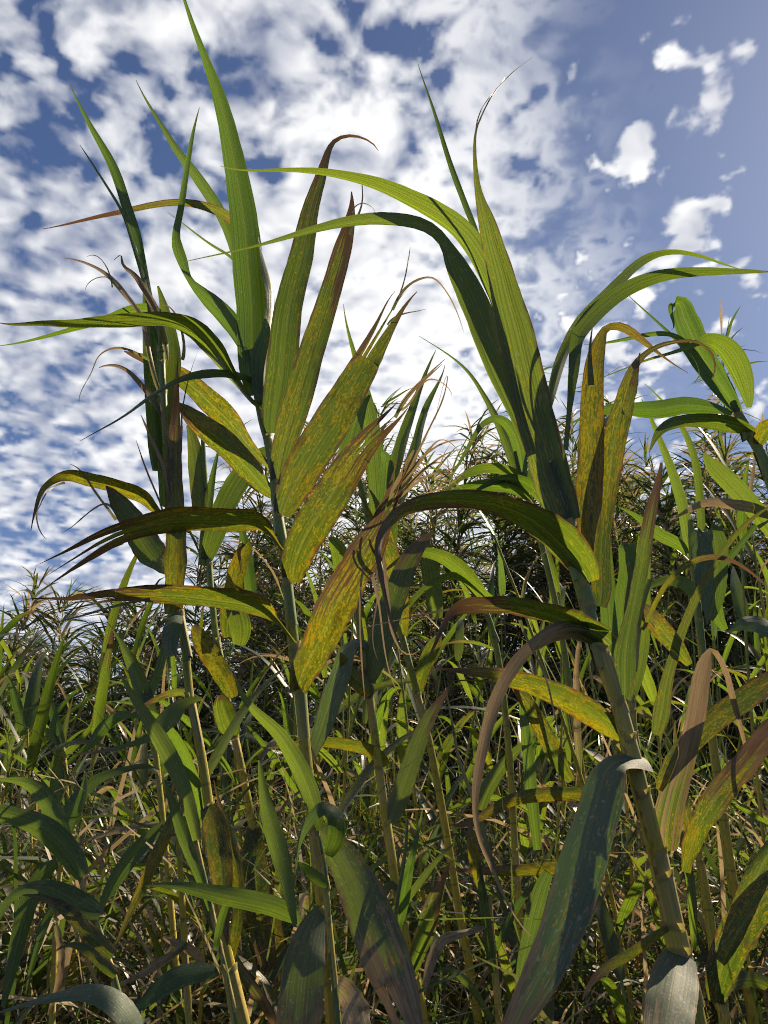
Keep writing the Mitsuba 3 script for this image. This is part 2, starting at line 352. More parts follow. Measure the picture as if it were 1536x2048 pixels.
# ------------------------------------------------------------------ measured reeds (millimetres): stem points with radius; blades as centre and half-width vectors
TRACED = [
('giant_reed','tall middle reed stalk with a fan of broad rust speckled blades leaning right','stem_green',[[-287.5,1450,2251.9,5.9],[-266.6,1450,2130,7.6],[-250.5,1450,2065.5,8.5],[-235.9,1450,2025.3,9.3],[-219.8,1450,1947,9.6],[-212.1,1450,1871.4,9.5],[-198.3,1450,1808.5,9.8],[-182.8,1450,1697.6,10.0],[-167.4,1450,1601.5,10.6],[-155.6,1450,1536.7,10.8],[-145,1450,1447.5,10.6],[-135.5,1450,1378.9,10.8],[-122.5,1450,1304.4,11.0],[-109.3,1450,1209.3,11.5],[-93.8,1450,1103.9,11.6],[-80.7,1450,998.6,12.0],[-3.7,1450,-30.0,12.6]],
 [('leaf',0,0,0.12,0,[[-267.5,1440,2136.4,-18.3,-3.9,-3.8],[-281.2,1443.3,2198.4,-27.0,-6.5,-3.5],[-287.6,1448.4,2276,-31.2,-7.9,-2.2],[-297.5,1456.2,2384.6,-33.4,-6.8,-3.3],[-311.5,1463.6,2484.6,-34.8,-5.5,-4.5],[-328.5,1472.5,2605.1,-33.0,-3.4,-5.2],[-352.5,1482,2732.4,-29.1,-1.2,-5.8],[-377.8,1490.6,2850,-24.8,0.6,-6.0],[-423.2,1503.5,3028.6,-17.2,2.3,-5.3],[-488.3,1517.3,3221.3,-8.7,1.9,-3.1],[-557.1,1531.5,3428.9,-3.9,0.9,-1.3],[-595.2,1540,3561,-0.7,0.1,-0.2]]),
  ('leaf',0,0,0.3,0,[[-252.8,1440,2117.5,-11.9,-13.1,-2.0],[-255.5,1436.3,2158.2,-16.7,-22.4,-2.0],[-254.9,1432.7,2216.5,-16.2,-31.0,0.8],[-248.4,1435.5,2267.8,-9.8,-26.4,3.2],[-244.3,1441.7,2322.5,-6.9,-20.6,2.5],[-245.8,1448,2378.8,-7.5,-20.7,1.6],[-256.3,1454.7,2437,-8.3,-21.0,0.5],[-274.1,1461.8,2497.1,-4.2,-12.4,0.3],[-293,1470,2567,-0.4,-1.6,0.1]]),
  ('leaf',2,4,0.12,0,[[-229.5,1440,2047.9,-17.6,-1.5,0.5],[-228.2,1438.8,2088.8,-26.9,-3.4,2.2],[-219.3,1437.6,2170.9,-33.4,-5.4,2.5],[-216.1,1437,2243.8,-33.3,-6.1,1.9],[-208,1440.8,2373.7,-29.1,-8.2,3.7],[-185.1,1448.4,2514.2,-25.1,-9.0,3.9],[-172.4,1454.7,2633.2,-18.3,-7.7,3.2],[-150.1,1460.5,2742.7,-11.7,-6.0,2.6],[-136.5,1464.4,2815.8,-6.5,-4.3,2.1],[-118.1,1466.8,2857.6,-2.4,-3.8,2.3],[-90.1,1468.9,2872.5,-0.1,-3.3,2.0],[-53.1,1471.4,2868.7,0.5,-2.1,1.3],[-28.4,1473.4,2853.2,0.9,-1.4,0.8],[-13.5,1475,2831.1,0.4,-0.4,0.2]]),
  ('leaf',3,4,0.12,0,[[-214.1,1440,1940.7,-14.2,-0.7,1.6],[-206.3,1434.3,2006.8,-23.1,-2.4,4.3],[-180,1426,2117.1,-28.7,-4.7,6.3],[-154.1,1429.6,2239.2,-26.6,-5.6,6.1],[-123.4,1435.2,2369.7,-22.9,-5.8,5.3],[-94.3,1441,2508.2,-19.8,-5.6,4.2],[-80.8,1444,2580.8,-13.3,-3.3,2.0],[-74.9,1446.7,2647.9,-5.2,-0.9,0.3],[-76.7,1448,2681.4,-1.2,-0.1,-0.1]]),
  ('strand',0,7,0.12,0,[[-77.3,1430,2540.8,-4.2,-1.3,1.3],[-64.5,1435.7,2587.8,-4.0,-2.1,1.3],[-53.5,1441.7,2629,-3.2,-1.7,0.7],[-50.8,1450.5,2688.2,-2.3,-1.4,0.2],[-55.3,1460,2749.8,-0.6,-0.5,0.0]]),
  ('strand',0,7,0.12,0,[[-74.7,1430,2597.1,-2.0,-0.8,0.8],[-65.0,1436.9,2629,-1.2,-1.6,1.2],[-46.7,1444.2,2642.8,0.4,-1.6,0.9],[-29.3,1452.2,2639.7,0.8,-1.1,0.2],[-20.0,1460,2627.7,0.5,-0.6,-0.0]]),
  ('leaf',4,3,0.12,3,[[-203.7,1440,1867.8,-16.1,-0.7,6.2],[-185.9,1433.3,1913.2,-29.9,-2.3,12.7],[-159.2,1425.4,1969.6,-34.4,-4.6,17.4],[-120.4,1420.9,2039.8,-35.2,-6.2,18.2],[-71.0,1424.8,2139.9,-31.5,-6.7,15.4],[-24.6,1428.6,2238.6,-24.8,-5.8,11.3],[7.6,1431.6,2315.7,-16.6,-4.1,7.1],[29.7,1433.6,2368.6,-10.5,-3.3,5.1],[48.8,1435,2402.4,-5.5,-2.1,3.2]]),
  ('strand',0,7,0.12,0,[[18.6,1430,2340.2,-4.7,-1.5,2.3],[44.3,1434.2,2395.2,-3.4,-2.8,2.5],[74.8,1438.1,2424.6,-1.1,-3.8,2.7],[108.7,1441.9,2432.8,0.9,-3.4,1.5],[134.1,1446,2407.8,1.6,-3.0,0.7],[157.7,1452.2,2362.1,1.4,-2.9,0.2],[175.3,1460,2302.6,0.3,-1.1,-0.1]]),
  ('strand',0,7,0.12,0,[[24.1,1430,2353.1,-3.0,-0.7,1.0],[42.4,1440.9,2413.3,-2.5,-1.1,0.8],[53.5,1454.2,2477.4,-2.1,-1.3,0.6],[62.8,1470,2549.9,-0.5,-0.5,0.2]]),
  ('strand',0,7,0.12,0,[[7.6,1440,2308.6,-2.5,-1.6,2.4],[29.8,1450,2338.4,-1.2,-2.2,2.3],[58.0,1462.4,2356.1,0.1,-2.0,1.4],[95.0,1480,2377.4,0.1,-0.7,0.3]]),
  ('leaf',5,4,0.12,3,[[-177.2,1440,1729.6,-16.5,0.8,2.8],[-171.6,1428.2,1766.2,-27.2,0.1,8.5],[-150.3,1409.7,1815.9,-31.3,-2.0,16.2],[-114.3,1396.7,1872.8,-31.9,-3.4,18.9],[-66.7,1387.4,1953.1,-26.5,-4.1,16.9],[-22.7,1379.7,2012.1,-17.5,-4.3,14.1],[16.9,1373.6,2053.1,-10.3,-3.0,9.0],[37.9,1370,2078,-4.6,-1.3,3.7]]),
  ('strand',0,7,0.12,0,[[27.6,1410,2079.7,-4.3,-1.2,2.4],[53.4,1402.1,2121.5,-3.5,-2.6,2.1],[84.3,1393,2151.3,-2.0,-2.7,1.3],[106.9,1386.1,2170.7,-1.6,-2.9,0.8],[125.4,1380,2187,-0.3,-0.7,0.1]]),
  ('strand',0,7,0.12,0,[[32.8,1410,2085.4,-2.9,-1.3,2.6],[63.4,1399,2114,-2.6,-1.9,1.8],[89.9,1385.7,2141.3,-1.2,-2.2,1.4],[123.1,1372.6,2122.4,0.3,-1.7,0.9],[133,1360,2081.5,0.3,-0.7,0.3]]),
  ('leaf',6,6,0.14,4,[[-157.7,1440,1521.9,-15.2,1.8,5.2],[-144.8,1424.2,1564.9,-24.7,2.4,11.7],[-124.4,1408.7,1598.9,-29.5,2.4,16.6],[-100.3,1385.9,1649.6,-32.1,2.2,17.2],[-71.5,1373.4,1702.6,-31.9,1.5,18.6],[-39.6,1359.8,1755.9,-30.6,0.8,18.3],[-11.1,1346.9,1804.9,-22.9,0.4,12.8],[14.8,1333.9,1854.2,-13.5,0.3,6.6],[37.2,1320.8,1903.9,-8.6,0.2,3.8],[54.0,1310,1944.8,-2.2,0.0,0.9]]),
  ('strand',0,7,0.12,0,[[1.9,1390,1860,-6.6,-1.4,3.7],[30.8,1373.6,1905.2,-4.8,-2.3,2.6],[68.9,1350,1947.2,-2.9,-2.6,1.7],[115.5,1325,1972.3,-1.8,-2.9,1.3],[151.5,1307.4,1969.2,-0.6,-1.8,0.8],[197.5,1280,1931.1,-0.3,-0.8,0.3]]),
  ('strand',0,7,0.12,0,[[6.7,1390,1870.3,-3.4,-1.6,4.4],[40.2,1373.1,1889.5,-3.0,-2.3,3.1],[86.8,1341.2,1912.4,-2.2,-2.7,1.7],[122.5,1317.7,1907.6,-0.9,-2.1,1.3],[155.5,1290,1876.3,-0.3,-0.8,0.4]]),
  ('strand',0,7,0.12,0,[[-12.3,1380,1826.1,5.2,0.8,-2.1],[-28.0,1372,1783.8,4.5,0.1,-1.2],[-40.1,1356.8,1721.8,3.7,-0.5,-0.2],[-42.2,1334.3,1642.9,3.5,-1.2,0.4],[-37.0,1303.2,1550.9,2.1,-1.2,0.6],[-30.9,1280,1490.8,0.4,-0.3,0.2]]),
  ('strand',0,7,0.12,0,[[6.6,1380,1826.1,4.7,0.1,-0.5],[0.0,1364,1752.3,4.6,-0.8,0.2],[7.1,1340.1,1671.2,5.1,-2.1,1.3],[18.8,1313,1594.8,2.5,-1.9,1.5],[37.1,1300.5,1568.8,0.0,-1.4,1.6],[60.3,1290,1573.7,-0.2,-0.4,0.3]]),
  ('strand',0,7,0.12,0,[[-21.6,1380,1796.2,6.6,0.3,-0.6],[-25.8,1369.1,1744.2,7.3,-1.2,0.8],[-14.4,1354.5,1693.1,4.3,-1.7,1.3],[-5.3,1335.3,1634.2,2.5,-1.5,0.9],[5.9,1303.8,1550.9,1.4,-1.8,1.0],[24.4,1280,1498.8,0.2,-0.7,0.4]]),
  ('strand',0,7,0.12,0,[[21.3,1390,1880.6,-4.3,-1.3,3.6],[59.4,1362.8,1916.3,-3.2,-2.3,2.2],[100.8,1331.4,1933.8,-1.7,-2.5,1.8],[126.2,1308.5,1903.7,0.3,-1.6,1.2],[135.7,1280,1852.9,0.2,-0.8,0.5]]),
  ('strand',0,7,0.12,0,[[31.1,1390,1906.6,-3.9,-0.7,1.9],[68.1,1366,1975.5,-3.5,-1.7,1.2],[91.2,1346,2019.5,-2.7,-1.8,0.5],[113.1,1324.4,2062.4,-2.4,-2.0,-0.0],[120.5,1311.6,2088,-1.0,-1.4,1.2],[94.3,1280,1997,-0.3,-0.8,0.4]]),
  ('strand',0,7,0.12,0,[[22.4,1410,2068.3,-5.2,-1.4,2.9],[45.1,1403.3,2104.8,-4.0,-2.6,2.3],[71.8,1394.9,2134.9,-2.7,-3.3,1.7],[100.5,1386.1,2159,-1.6,-2.9,0.8],[118.9,1380,2175.3,-0.3,-0.7,0.1]]),
  ('strand',0,7,0.12,0,[[2.0,1410,1877.8,-7.7,-1.5,4.0],[26.4,1392.7,1918.2,-7.8,-3.2,3.0],[45.7,1373.3,1952.2,-6.3,-3.6,1.5],[58.1,1360,1972.8,-2.3,-1.6,0.3]]),
  ('strand',0,7,0.12,0,[[11.7,1400,1884.4,-2.5,-1.3,3.3],[45.6,1387.7,1905.7,-2.6,-1.7,2.5],[79.2,1369.2,1934.6,-2.5,-2.1,1.7],[107.5,1353,1953.8,-1.9,-2.4,1.4],[142.5,1334.9,1961.3,-0.8,-1.6,0.8],[170.8,1320,1949.3,-0.2,-0.6,0.3]]),
  ('strand',0,7,0.12,0,[[6.8,1400,1863.7,-1.4,-1.2,3.4],[45.2,1386.4,1874.1,-1.4,-1.4,2.8],[87.6,1365.9,1886.7,-1.4,-1.5,2.1],[128.9,1343,1897.9,-1.7,-1.4,1.3],[155.8,1320,1923.8,-0.8,-0.6,0.3]]),
  ('strand',0,7,0.12,0,[[16.6,1400,1894.8,-2.9,-0.9,2.4],[52.5,1382.6,1931.9,-2.7,-1.5,1.7],[84.2,1360.8,1967.8,-2.4,-2.0,1.0],[107.8,1345.3,1987.1,-1.6,-2.3,1.1],[126,1335.8,1977.4,0.3,-1.6,1.0],[137.6,1320,1939,0.2,-0.6,0.3]]),
  ('strand',0,7,0.12,0,[[-7.7,1400,1822.8,4.2,0.3,-0.9],[-18.8,1387.3,1768.9,3.8,-0.2,-0.1],[-11.0,1367.7,1705.9,2.7,-0.4,0.1],[-17.6,1341.9,1635.6,1.8,-0.4,0.2],[-10.2,1310,1560.3,0.4,-0.1,0.1]]),
  ('leaf',5,3,0.15,0,[[-235.4,1456,1978.4,-1.2,11.4,-3.8],[-257,1461.3,2000.9,-2.6,13.3,-5.4],[-284.1,1469.1,2034.2,-5.9,17.5,-8.7],[-313.5,1478.3,2073.5,-11.2,24.6,-14.1],[-353.5,1486.1,2119.1,-13.6,23.9,-16.5],[-389.9,1491.7,2156,-13.6,19.8,-16.6],[-433.4,1498.4,2199.3,-11.5,14.5,-15.4],[-470.5,1503.6,2227.6,-8.7,11.6,-14.4],[-505.4,1508.5,2250.8,-6.3,9.2,-13.0],[-544.9,1513.8,2270.8,-3.3,5.0,-8.3],[-573.5,1517.6,2283.5,-1.7,2.2,-4.3],[-591.2,1520,2292.8,-0.4,0.4,-1.0]]),
  ('leaf',4,2,0.15,0,[[-212.8,1456,1912.3,-1.1,8.4,-4.3],[-237.8,1461.7,1929.8,-5.2,15.1,-9.6],[-270,1471.1,1966.9,-12.6,18.9,-14.6],[-307,1477,2009.1,-16.9,17.6,-17.5],[-347.4,1480.7,2051.3,-16.5,13.3,-18.8],[-394,1484.8,2090.9,-14.7,7.5,-17.0],[-427.6,1488,2123.7,-10.3,2.5,-10.8],[-448.3,1490,2144.2,-1.5,0.2,-1.6]]),
  ('leaf',5,5,0.12,3,[[-194.3,1440,1791,-2.9,7.3,-0.1],[-210.1,1434,1809.5,-3.5,7.7,-0.1],[-222.7,1427.4,1825.9,-6.3,13.3,-0.4],[-245.5,1417.9,1840.2,-14.2,32.4,-3.7],[-269.3,1408.8,1841.1,-16.3,41.9,-8.8],[-304.9,1394.1,1837,-15.1,39.2,-11.0],[-348.3,1375.7,1831.6,-13.1,34.5,-12.6],[-398.2,1353,1821.6,-10.0,29.4,-14.0],[-437,1332.8,1804.9,-6.7,25.7,-14.8],[-473.3,1311.4,1783.4,-4.2,22.5,-15.0],[-500.5,1293.5,1763.6,-2.2,18.8,-13.9],[-525.9,1274.8,1742.2,-0.9,13.0,-10.7],[-553.1,1253.5,1719.7,-0.4,7.2,-6.7],[-575.6,1235,1702.1,-0.0,1.6,-1.7]]),
  ('leaf',4,5,0.12,3,[[-164.8,1440,1611,-2.3,5.8,-0.6],[-185.8,1434,1634.3,-3.2,7.3,-0.9],[-203.6,1427.8,1652,-5.5,11.5,-1.7],[-221.3,1421.7,1665.9,-12.8,29.0,-6.2],[-250.5,1412.5,1677.1,-13.5,35.3,-10.5],[-303.5,1395.2,1682.6,-11.7,31.3,-12.3],[-354.9,1376.8,1685.6,-9.9,25.9,-12.6],[-404.4,1357.6,1684.7,-7.6,20.5,-12.1],[-459.6,1334.2,1678.9,-4.5,13.5,-9.5],[-504.2,1313.4,1669.3,-2.9,9.4,-7.6],[-553.9,1288.4,1658.9,-1.7,4.7,-4.6],[-595.1,1266.5,1655.3,-0.5,2.0,-2.1],[-620.3,1250,1639.5,0.0,0.3,-0.3]]),
  ('strand',0,7,0.12,0,[[-410,1320,1668.2,0.9,1.3,-4.1],[-467.9,1291.2,1646.4,1.3,0.6,-3.6],[-511.8,1258.3,1622,1.2,0.1,-2.4],[-554.6,1220,1601.6,0.2,-0.1,-0.4]]),
  ('leaf',0,0,0.2,0,[[-271.3,1440,2166.3,-0.4,-3.0,-7.7],[-292.9,1427.6,2172.4,1.3,-3.4,-10.3],[-320.9,1409.1,2170,5.0,-3.5,-12.4],[-347.5,1389.7,2161.1,8.3,-3.4,-12.0],[-372.5,1369.3,2145.7,9.4,-3.8,-10.3],[-397.6,1353.7,2128.7,8.8,-3.7,-7.4],[-420.9,1337,2104.5,8.0,-3.2,-4.2],[-448.7,1311.7,2063.1,6.2,-2.6,-2.1],[-476.2,1280.4,2011.6,4.8,-2.1,-1.4],[-504.9,1246.4,1964,3.1,-1.4,-0.8],[-528.2,1215,1923.5,1.1,-0.5,-0.2]]),
  ('leaf',0,0,0.2,0,[[-274.5,1456,2196.1,-5.2,-1.9,-1.5],[-285.5,1458.6,2229.7,-9.3,-2.6,-3.6],[-311.9,1465.1,2286.7,-15.5,-2.0,-8.1],[-351.1,1474.1,2350.9,-17.5,1.2,-12.6],[-389.8,1481.8,2396.1,-14.0,3.7,-13.0],[-425.6,1490,2435.8,-9.2,2.9,-8.2],[-453.5,1497.1,2472.9,-6.0,0.8,-3.4],[-474.1,1505.4,2524.2,-10.9,0.6,-4.4],[-493.6,1513.3,2573.6,-12.6,0.4,-4.1],[-502.2,1519.2,2612.1,-9.6,-1.5,-0.6],[-503.1,1530.1,2684.4,-8.1,-1.2,0.1],[-504.5,1543.5,2773.9,-7.8,-0.6,-0.1],[-506.9,1559.9,2886.5,-6.9,0.1,-0.1],[-506.8,1575.4,2994.9,-4.4,0.2,0.1],[-501.3,1590,3098.2,-0.8,0.1,0.0]]),
  ('leaf',1,2,0.12,0,[[-257.3,1440,2103.4,-2.4,11.7,0.7],[-280.4,1434.2,2121.4,-3.4,12.0,0.5],[-303.7,1425.1,2149.5,-5.8,15.2,0.4],[-327.8,1414.6,2179.2,-11.3,24.7,0.3],[-354,1401.3,2215.6,-17.7,34.6,-0.6],[-379.8,1389.3,2244.2,-16.3,36.0,-2.6],[-410.6,1379.3,2264.5,-10.7,30.6,-3.0],[-445.1,1369.1,2271.1,-6.8,22.7,-2.7],[-492.1,1354.7,2263.8,-5.5,20.1,-3.8],[-537.4,1339.9,2251.4,-4.6,17.8,-4.7],[-581.1,1324.6,2237.6,-3.3,13.3,-4.5],[-615,1312.1,2225.7,-2.5,9.5,-3.8],[-673.2,1289.7,2212,-1.3,5.0,-2.5],[-712.6,1273.4,2198.8,-0.6,2.3,-1.4],[-744.2,1260,2195.4,-0.1,0.4,-0.3]]),
  ('leaf',0,0,0.12,0,[[-283.3,1456,2218.2,-5.5,2.5,-1.6],[-308.4,1492,2356.4,-5.6,2.0,-1.7],[-333.5,1520.9,2458.3,-5.7,1.8,-1.9],[-359.5,1548.3,2565,-8.1,2.2,-2.7],[-386.7,1568.8,2656.4,-10.3,3.0,-4.1],[-419.5,1588.6,2743.4,-12.0,4.4,-6.4],[-462.2,1608.6,2825.8,-12.0,5.2,-7.7],[-514.7,1631.3,2919.1,-10.6,4.2,-7.2],[-569,1653.5,3010.4,-8.5,2.5,-5.3],[-618.3,1675,3104.4,-6.1,1.1,-3.4],[-680.8,1701.6,3224.8,-3.3,0.2,-1.7],[-745.1,1730,3360.9,-0.7,-0.0,-0.3]]),
  ('leaf',4,5,0.12,0,[[-285.5,1456,2255.6,-5.2,-1.9,0.2],[-292.7,1488.7,2407.7,-8.8,-2.7,-0.3],[-315.2,1523.6,2560.1,-11.7,-1.6,-2.6],[-354.6,1542.2,2656.9,-11.8,1.7,-6.6],[-390.4,1552.4,2700.8,-7.6,5.1,-9.5],[-439.3,1564.3,2736.2,-4.1,5.7,-9.0],[-488.2,1575.8,2760.6,-1.6,5.5,-7.7],[-544,1588.7,2775.3,0.2,5.2,-6.5],[-606.5,1603.7,2779.1,1.2,5.1,-5.8],[-676.5,1621,2776.6,1.2,4.3,-4.7],[-762,1642.1,2774,0.9,3.1,-3.3],[-834.3,1660.3,2770,0.5,1.8,-1.9],[-914,1680,2768.7,0.1,0.5,-0.5]]),
  ('leaf',0,0,0.12,0,[[-284,1456,2268.2,-3.2,-1.4,-0.1],[-316,1518.1,2428.6,-4.0,-1.7,-0.3],[-342.5,1552.9,2532.1,-4.2,-1.2,-1.1],[-374.4,1573.9,2589.5,-3.1,0.1,-2.4],[-427.3,1600.4,2645.6,-2.4,0.4,-2.4],[-499.6,1637,2726,-1.5,0.2,-1.4],[-585.6,1680,2823.5,-0.5,0.1,-0.5]]),
  ('waxy',2,5,0.15,2,[[-123.8,1440,1292.6,6.4,-1.0,9.4],[-96.7,1431.1,1273.2,14.2,-1.3,15.2],[-61.0,1413,1231.8,24.8,-1.1,17.4],[-26.7,1390.2,1171.1,33.2,-0.1,17.0],[-2.4,1374.4,1116.7,35.1,1.3,15.9],[20.7,1358.5,1068.7,29.4,2.2,12.9],[42.5,1341,1020.6,21.1,2.0,7.2],[59.1,1320,967.2,6.9,0.9,1.8]]),
  ('waxy',1,4,0.15,0,[[-103.1,1440,1168.4,8.2,0.1,-4.2],[-115.5,1426.5,1144.2,20.2,0.6,-7.3],[-125,1401.8,1105,31.4,1.7,-6.1],[-128.5,1387.5,1066.1,35.0,2.6,-3.1],[-129.8,1369.9,1023.3,34.9,2.8,-2.3],[-131.6,1340,961.4,14.5,1.1,-1.0]]),
  ('leaf',2,7,0.2,0,[[-92.0,1440,1059,1.9,-0.5,8.4],[-62.0,1412.5,1050.7,11.0,0.0,16.4],[-44.7,1380.3,1027.4,21.9,0.3,10.2],[-35.2,1330,995.1,14.4,1.1,2.6]])]),
('giant_reed','thick right reed stalk with a very broad yellow spotted upright blade and drooping brown ones','stem_green',[[246.4,1050,1806.4,8.3],[262.1,1050,1743,9.3],[265.5,1050,1704.6,10.1],[270.4,1050,1652.3,10.2],[277.8,1050,1616,10.1],[285.2,1050,1566.5,10.2],[295.6,1050,1532.1,10.4],[306.5,1050,1485.2,10.2],[315.1,1050,1439.7,10.3],[321.5,1050,1395.6,10.7],[330.2,1050,1340.7,11.2],[339.8,1050,1287.9,12.0],[346,1050,1236.9,12.8],[351.9,1050,1187.8,13.1],[356.8,1050,1156,13.1],[363.4,1050,1095.6,13.3],[437.1,1050,-30.0,14.0]],
 [('leaf',2,2,0.12,0,[[261.2,1040,1714.8,-20.0,3.7,-4.9],[255.1,1039.4,1739.1,-24.3,4.7,-5.9],[245.8,1039.7,1778.1,-26.9,5.3,-5.2],[238.6,1040.7,1826.6,-27.3,5.8,-4.8],[230.5,1042.1,1868.3,-27.9,6.4,-4.7],[222.5,1046.2,1930,-28.1,6.7,-3.8],[214.9,1055.9,2006.8,-27.6,7.4,-3.8],[209.4,1062.2,2057.1,-26.3,8.0,-4.3],[201.9,1068.8,2109.4,-23.9,7.7,-4.0],[195.8,1075.4,2163.6,-20.7,7.1,-3.6],[186,1083.7,2231.4,-17.4,6.5,-3.2],[178.4,1090.6,2290.4,-13.7,5.4,-2.5],[170.1,1097.1,2345.4,-7.5,2.8,-1.1],[166.9,1103.4,2402.1,-4.4,1.3,-0.2],[167.6,1110.4,2467.4,-3.2,0.7,0.1],[173,1115.9,2518.8,-1.9,0.2,0.3],[184.6,1120,2556.4,-1.4,-0.1,0.4]]),
  ('strand',0,7,0.12,0,[[156.3,1030,2386.5,-2.6,0.2,0.2],[160.3,1040.5,2436.4,-2.6,-0.4,0.6],[174.8,1054.2,2489,-1.9,-1.0,0.9],[200.8,1074.9,2562.3,-1.2,-1.3,0.9],[241.5,1100.2,2641.7,-0.5,-1.4,0.7],[296.5,1130,2724.7,-0.0,-0.6,0.2]]),
  ('strand',0,7,0.12,0,[[158,1030,2408.7,-1.7,0.1,0.2],[165.5,1050.6,2470,-1.7,-0.4,0.5],[184.7,1079.3,2542.8,-1.0,-0.9,0.7],[212.5,1109.6,2611.6,-0.7,-1.3,0.8],[239.9,1140,2681.7,-0.2,-0.5,0.3]]),
  ('leaf',7,3,0.15,0,[[295.2,1056,1667.4,-5.9,2.8,-0.2],[299.1,1067.2,1710.4,-14.4,5.7,0.4],[309.7,1084.4,1772,-19.0,6.1,1.9],[326,1106,1856.5,-19.8,4.8,2.4],[337.7,1118.2,1933.2,-18.7,3.3,2.5],[349.7,1129.4,2004.4,-16.9,1.5,3.2],[362,1137,2052.3,-14.0,-0.2,4.3],[374.2,1142.3,2085.3,-8.8,-1.6,4.5],[388.8,1146.3,2108,-2.4,-3.4,4.6],[413.1,1150.8,2112,2.4,-6.0,4.7],[444.8,1158.2,2094.5,3.0,-4.8,2.7],[476.9,1166.6,2070.6,1.3,-2.1,1.1],[503.2,1173.3,2052.7,0.6,-1.1,0.5],[530.6,1180,2037.7,0.2,-0.4,0.2]]),
  ('strand',3,5,0.12,0,[[319.6,1050,1940.8,-8.2,2.3,0.4],[327.3,1069.9,1988,-6.1,1.6,0.4],[335.7,1088.9,2027.3,-3.9,0.9,0.6],[351.3,1117.1,2083.7,-1.6,0.3,0.4],[366.6,1140,2129.1,-0.4,0.1,0.1]]),
  ('leaf',5,3,0.25,0,[[301.1,1056,1594.6,-9.7,0.6,2.3],[309.3,1064.3,1626.9,-14.1,1.6,2.3],[316.5,1076.9,1675.2,-12.9,2.0,2.0],[328.6,1090,1726,-12.3,2.2,2.5],[342.5,1102.3,1779,-14.0,3.0,3.0],[358.7,1107.8,1848.6,-17.1,4.5,4.2],[377.9,1112.9,1912.5,-16.8,4.9,5.0],[396,1117.1,1964.7,-13.5,4.4,4.3],[409.4,1120.2,2003.8,-7.4,2.0,3.5],[430.3,1123,2034,-4.0,0.2,3.9],[461.8,1126.1,2057.3,-1.9,-0.7,3.8],[502.8,1129.8,2070.4,-0.4,-0.8,2.9],[537.8,1133.1,2068.5,0.9,-0.8,1.9],[557,1135.9,2046.8,1.6,-0.5,0.7],[558.8,1138,2023.8,1.3,-0.1,-0.2],[551.4,1140,2002.9,0.4,0.0,-0.1]]),
  ('leaf',4,6,0.12,0,[[368.6,1056,1892.2,-7.1,1.1,2.7],[387.6,1063.5,1939.6,-6.6,1.2,2.2],[402.9,1077.1,1983.2,-3.8,0.8,1.1],[417.1,1090,2023.3,-0.8,0.2,0.2]]),
  ('leaf',3,6,0.2,0,[[285.2,1040,1624.2,-10.0,16.9,0.7],[272.3,1031.7,1643.5,-15.8,25.0,-0.4],[250.3,1018.6,1664.8,-19.1,28.0,-2.8],[224.5,1003.3,1685.2,-16.6,23.3,-5.2],[191.6,985.2,1702.1,-11.8,17.9,-7.5],[155.6,968.3,1710.3,-7.7,15.0,-9.4],[120.7,954.9,1711.7,-4.9,13.2,-10.3],[86.3,941.2,1708.6,-2.6,10.5,-9.7],[52.8,927,1699.7,-0.2,7.9,-8.4],[23.4,913.3,1683.7,2.4,6.0,-7.2],[4.3,901.6,1662.3,4.5,3.8,-4.4],[-6.6,887.8,1630.7,4.0,1.7,-1.3],[-4.7,872.5,1595.1,3.0,0.8,0.0],[2.3,853.5,1554.6,2.3,0.4,0.2],[9.3,837.1,1522.6,1.6,0.2,0.3],[18.6,820,1492.2,0.5,0.0,0.1]]),
  ('leaf',3,6,0.2,0,[[296.4,1040,1546.6,-8.8,14.9,-5.8],[274.2,1029.8,1554.2,-11.1,17.3,-7.8],[240.8,1012.3,1564.1,-9.8,14.8,-8.6],[204.6,993.9,1571.5,-6.6,11.9,-9.3],[170.1,981.7,1575.4,-4.0,9.9,-9.8],[135.9,969,1574.4,-2.7,8.2,-9.8],[109.1,958.4,1572.6,-0.9,6.6,-9.4],[90.4,950.5,1565.7,2.4,3.6,-6.1],[77.5,942.7,1550.7,3.0,1.6,-2.7],[65.6,931.8,1526.8,2.3,0.9,-1.5],[53.6,920,1502.4,0.7,0.2,-0.5]]),
  ('strand',0,7,0.12,0,[[113.8,1000,1581.6,0.6,0.8,-3.8],[72.1,974.9,1569.2,0.4,0.5,-2.2],[25.9,936.3,1551.2,0.3,0.2,-1.2],[-27.7,880,1528,0.1,0.1,-0.6]]),
  ('leaf',1,7,0.25,0,[[304.1,1040,1535.8,-8.3,8.6,-8.0],[280.9,1031,1550.4,-8.2,9.7,-12.4],[252,1020.8,1555.1,-1.2,6.7,-13.7],[218.7,1008.5,1544.7,3.6,3.5,-10.4],[188.7,995.3,1524.6,5.3,1.8,-7.3],[159.9,979.1,1494.7,6.7,0.8,-5.3],[137.5,967,1456.4,7.5,0.0,-3.6],[121.1,954.2,1414.2,6.8,-0.6,-2.1],[109.6,941.2,1374.2,5.7,-0.8,-1.0],[102.1,926,1331.3,3.3,-0.7,0.1],[105,914.2,1300.9,2.3,-0.6,0.8],[115.6,901.4,1272.2,1.8,-0.6,1.0],[126.5,888.1,1245,1.0,-0.4,0.8],[147.2,870,1214.7,0.4,-0.2,0.4]]),
  ('strand',0,7,0.12,0,[[178.8,1000,1562.8,3.6,-0.9,1.2],[186.2,980.9,1526.5,2.3,-0.6,0.9],[194.7,955.2,1491.1,2.0,-0.5,0.6],[195.8,917.4,1445.3,1.7,-0.4,0.3],[193.4,880,1406.6,0.5,-0.1,0.1]]),
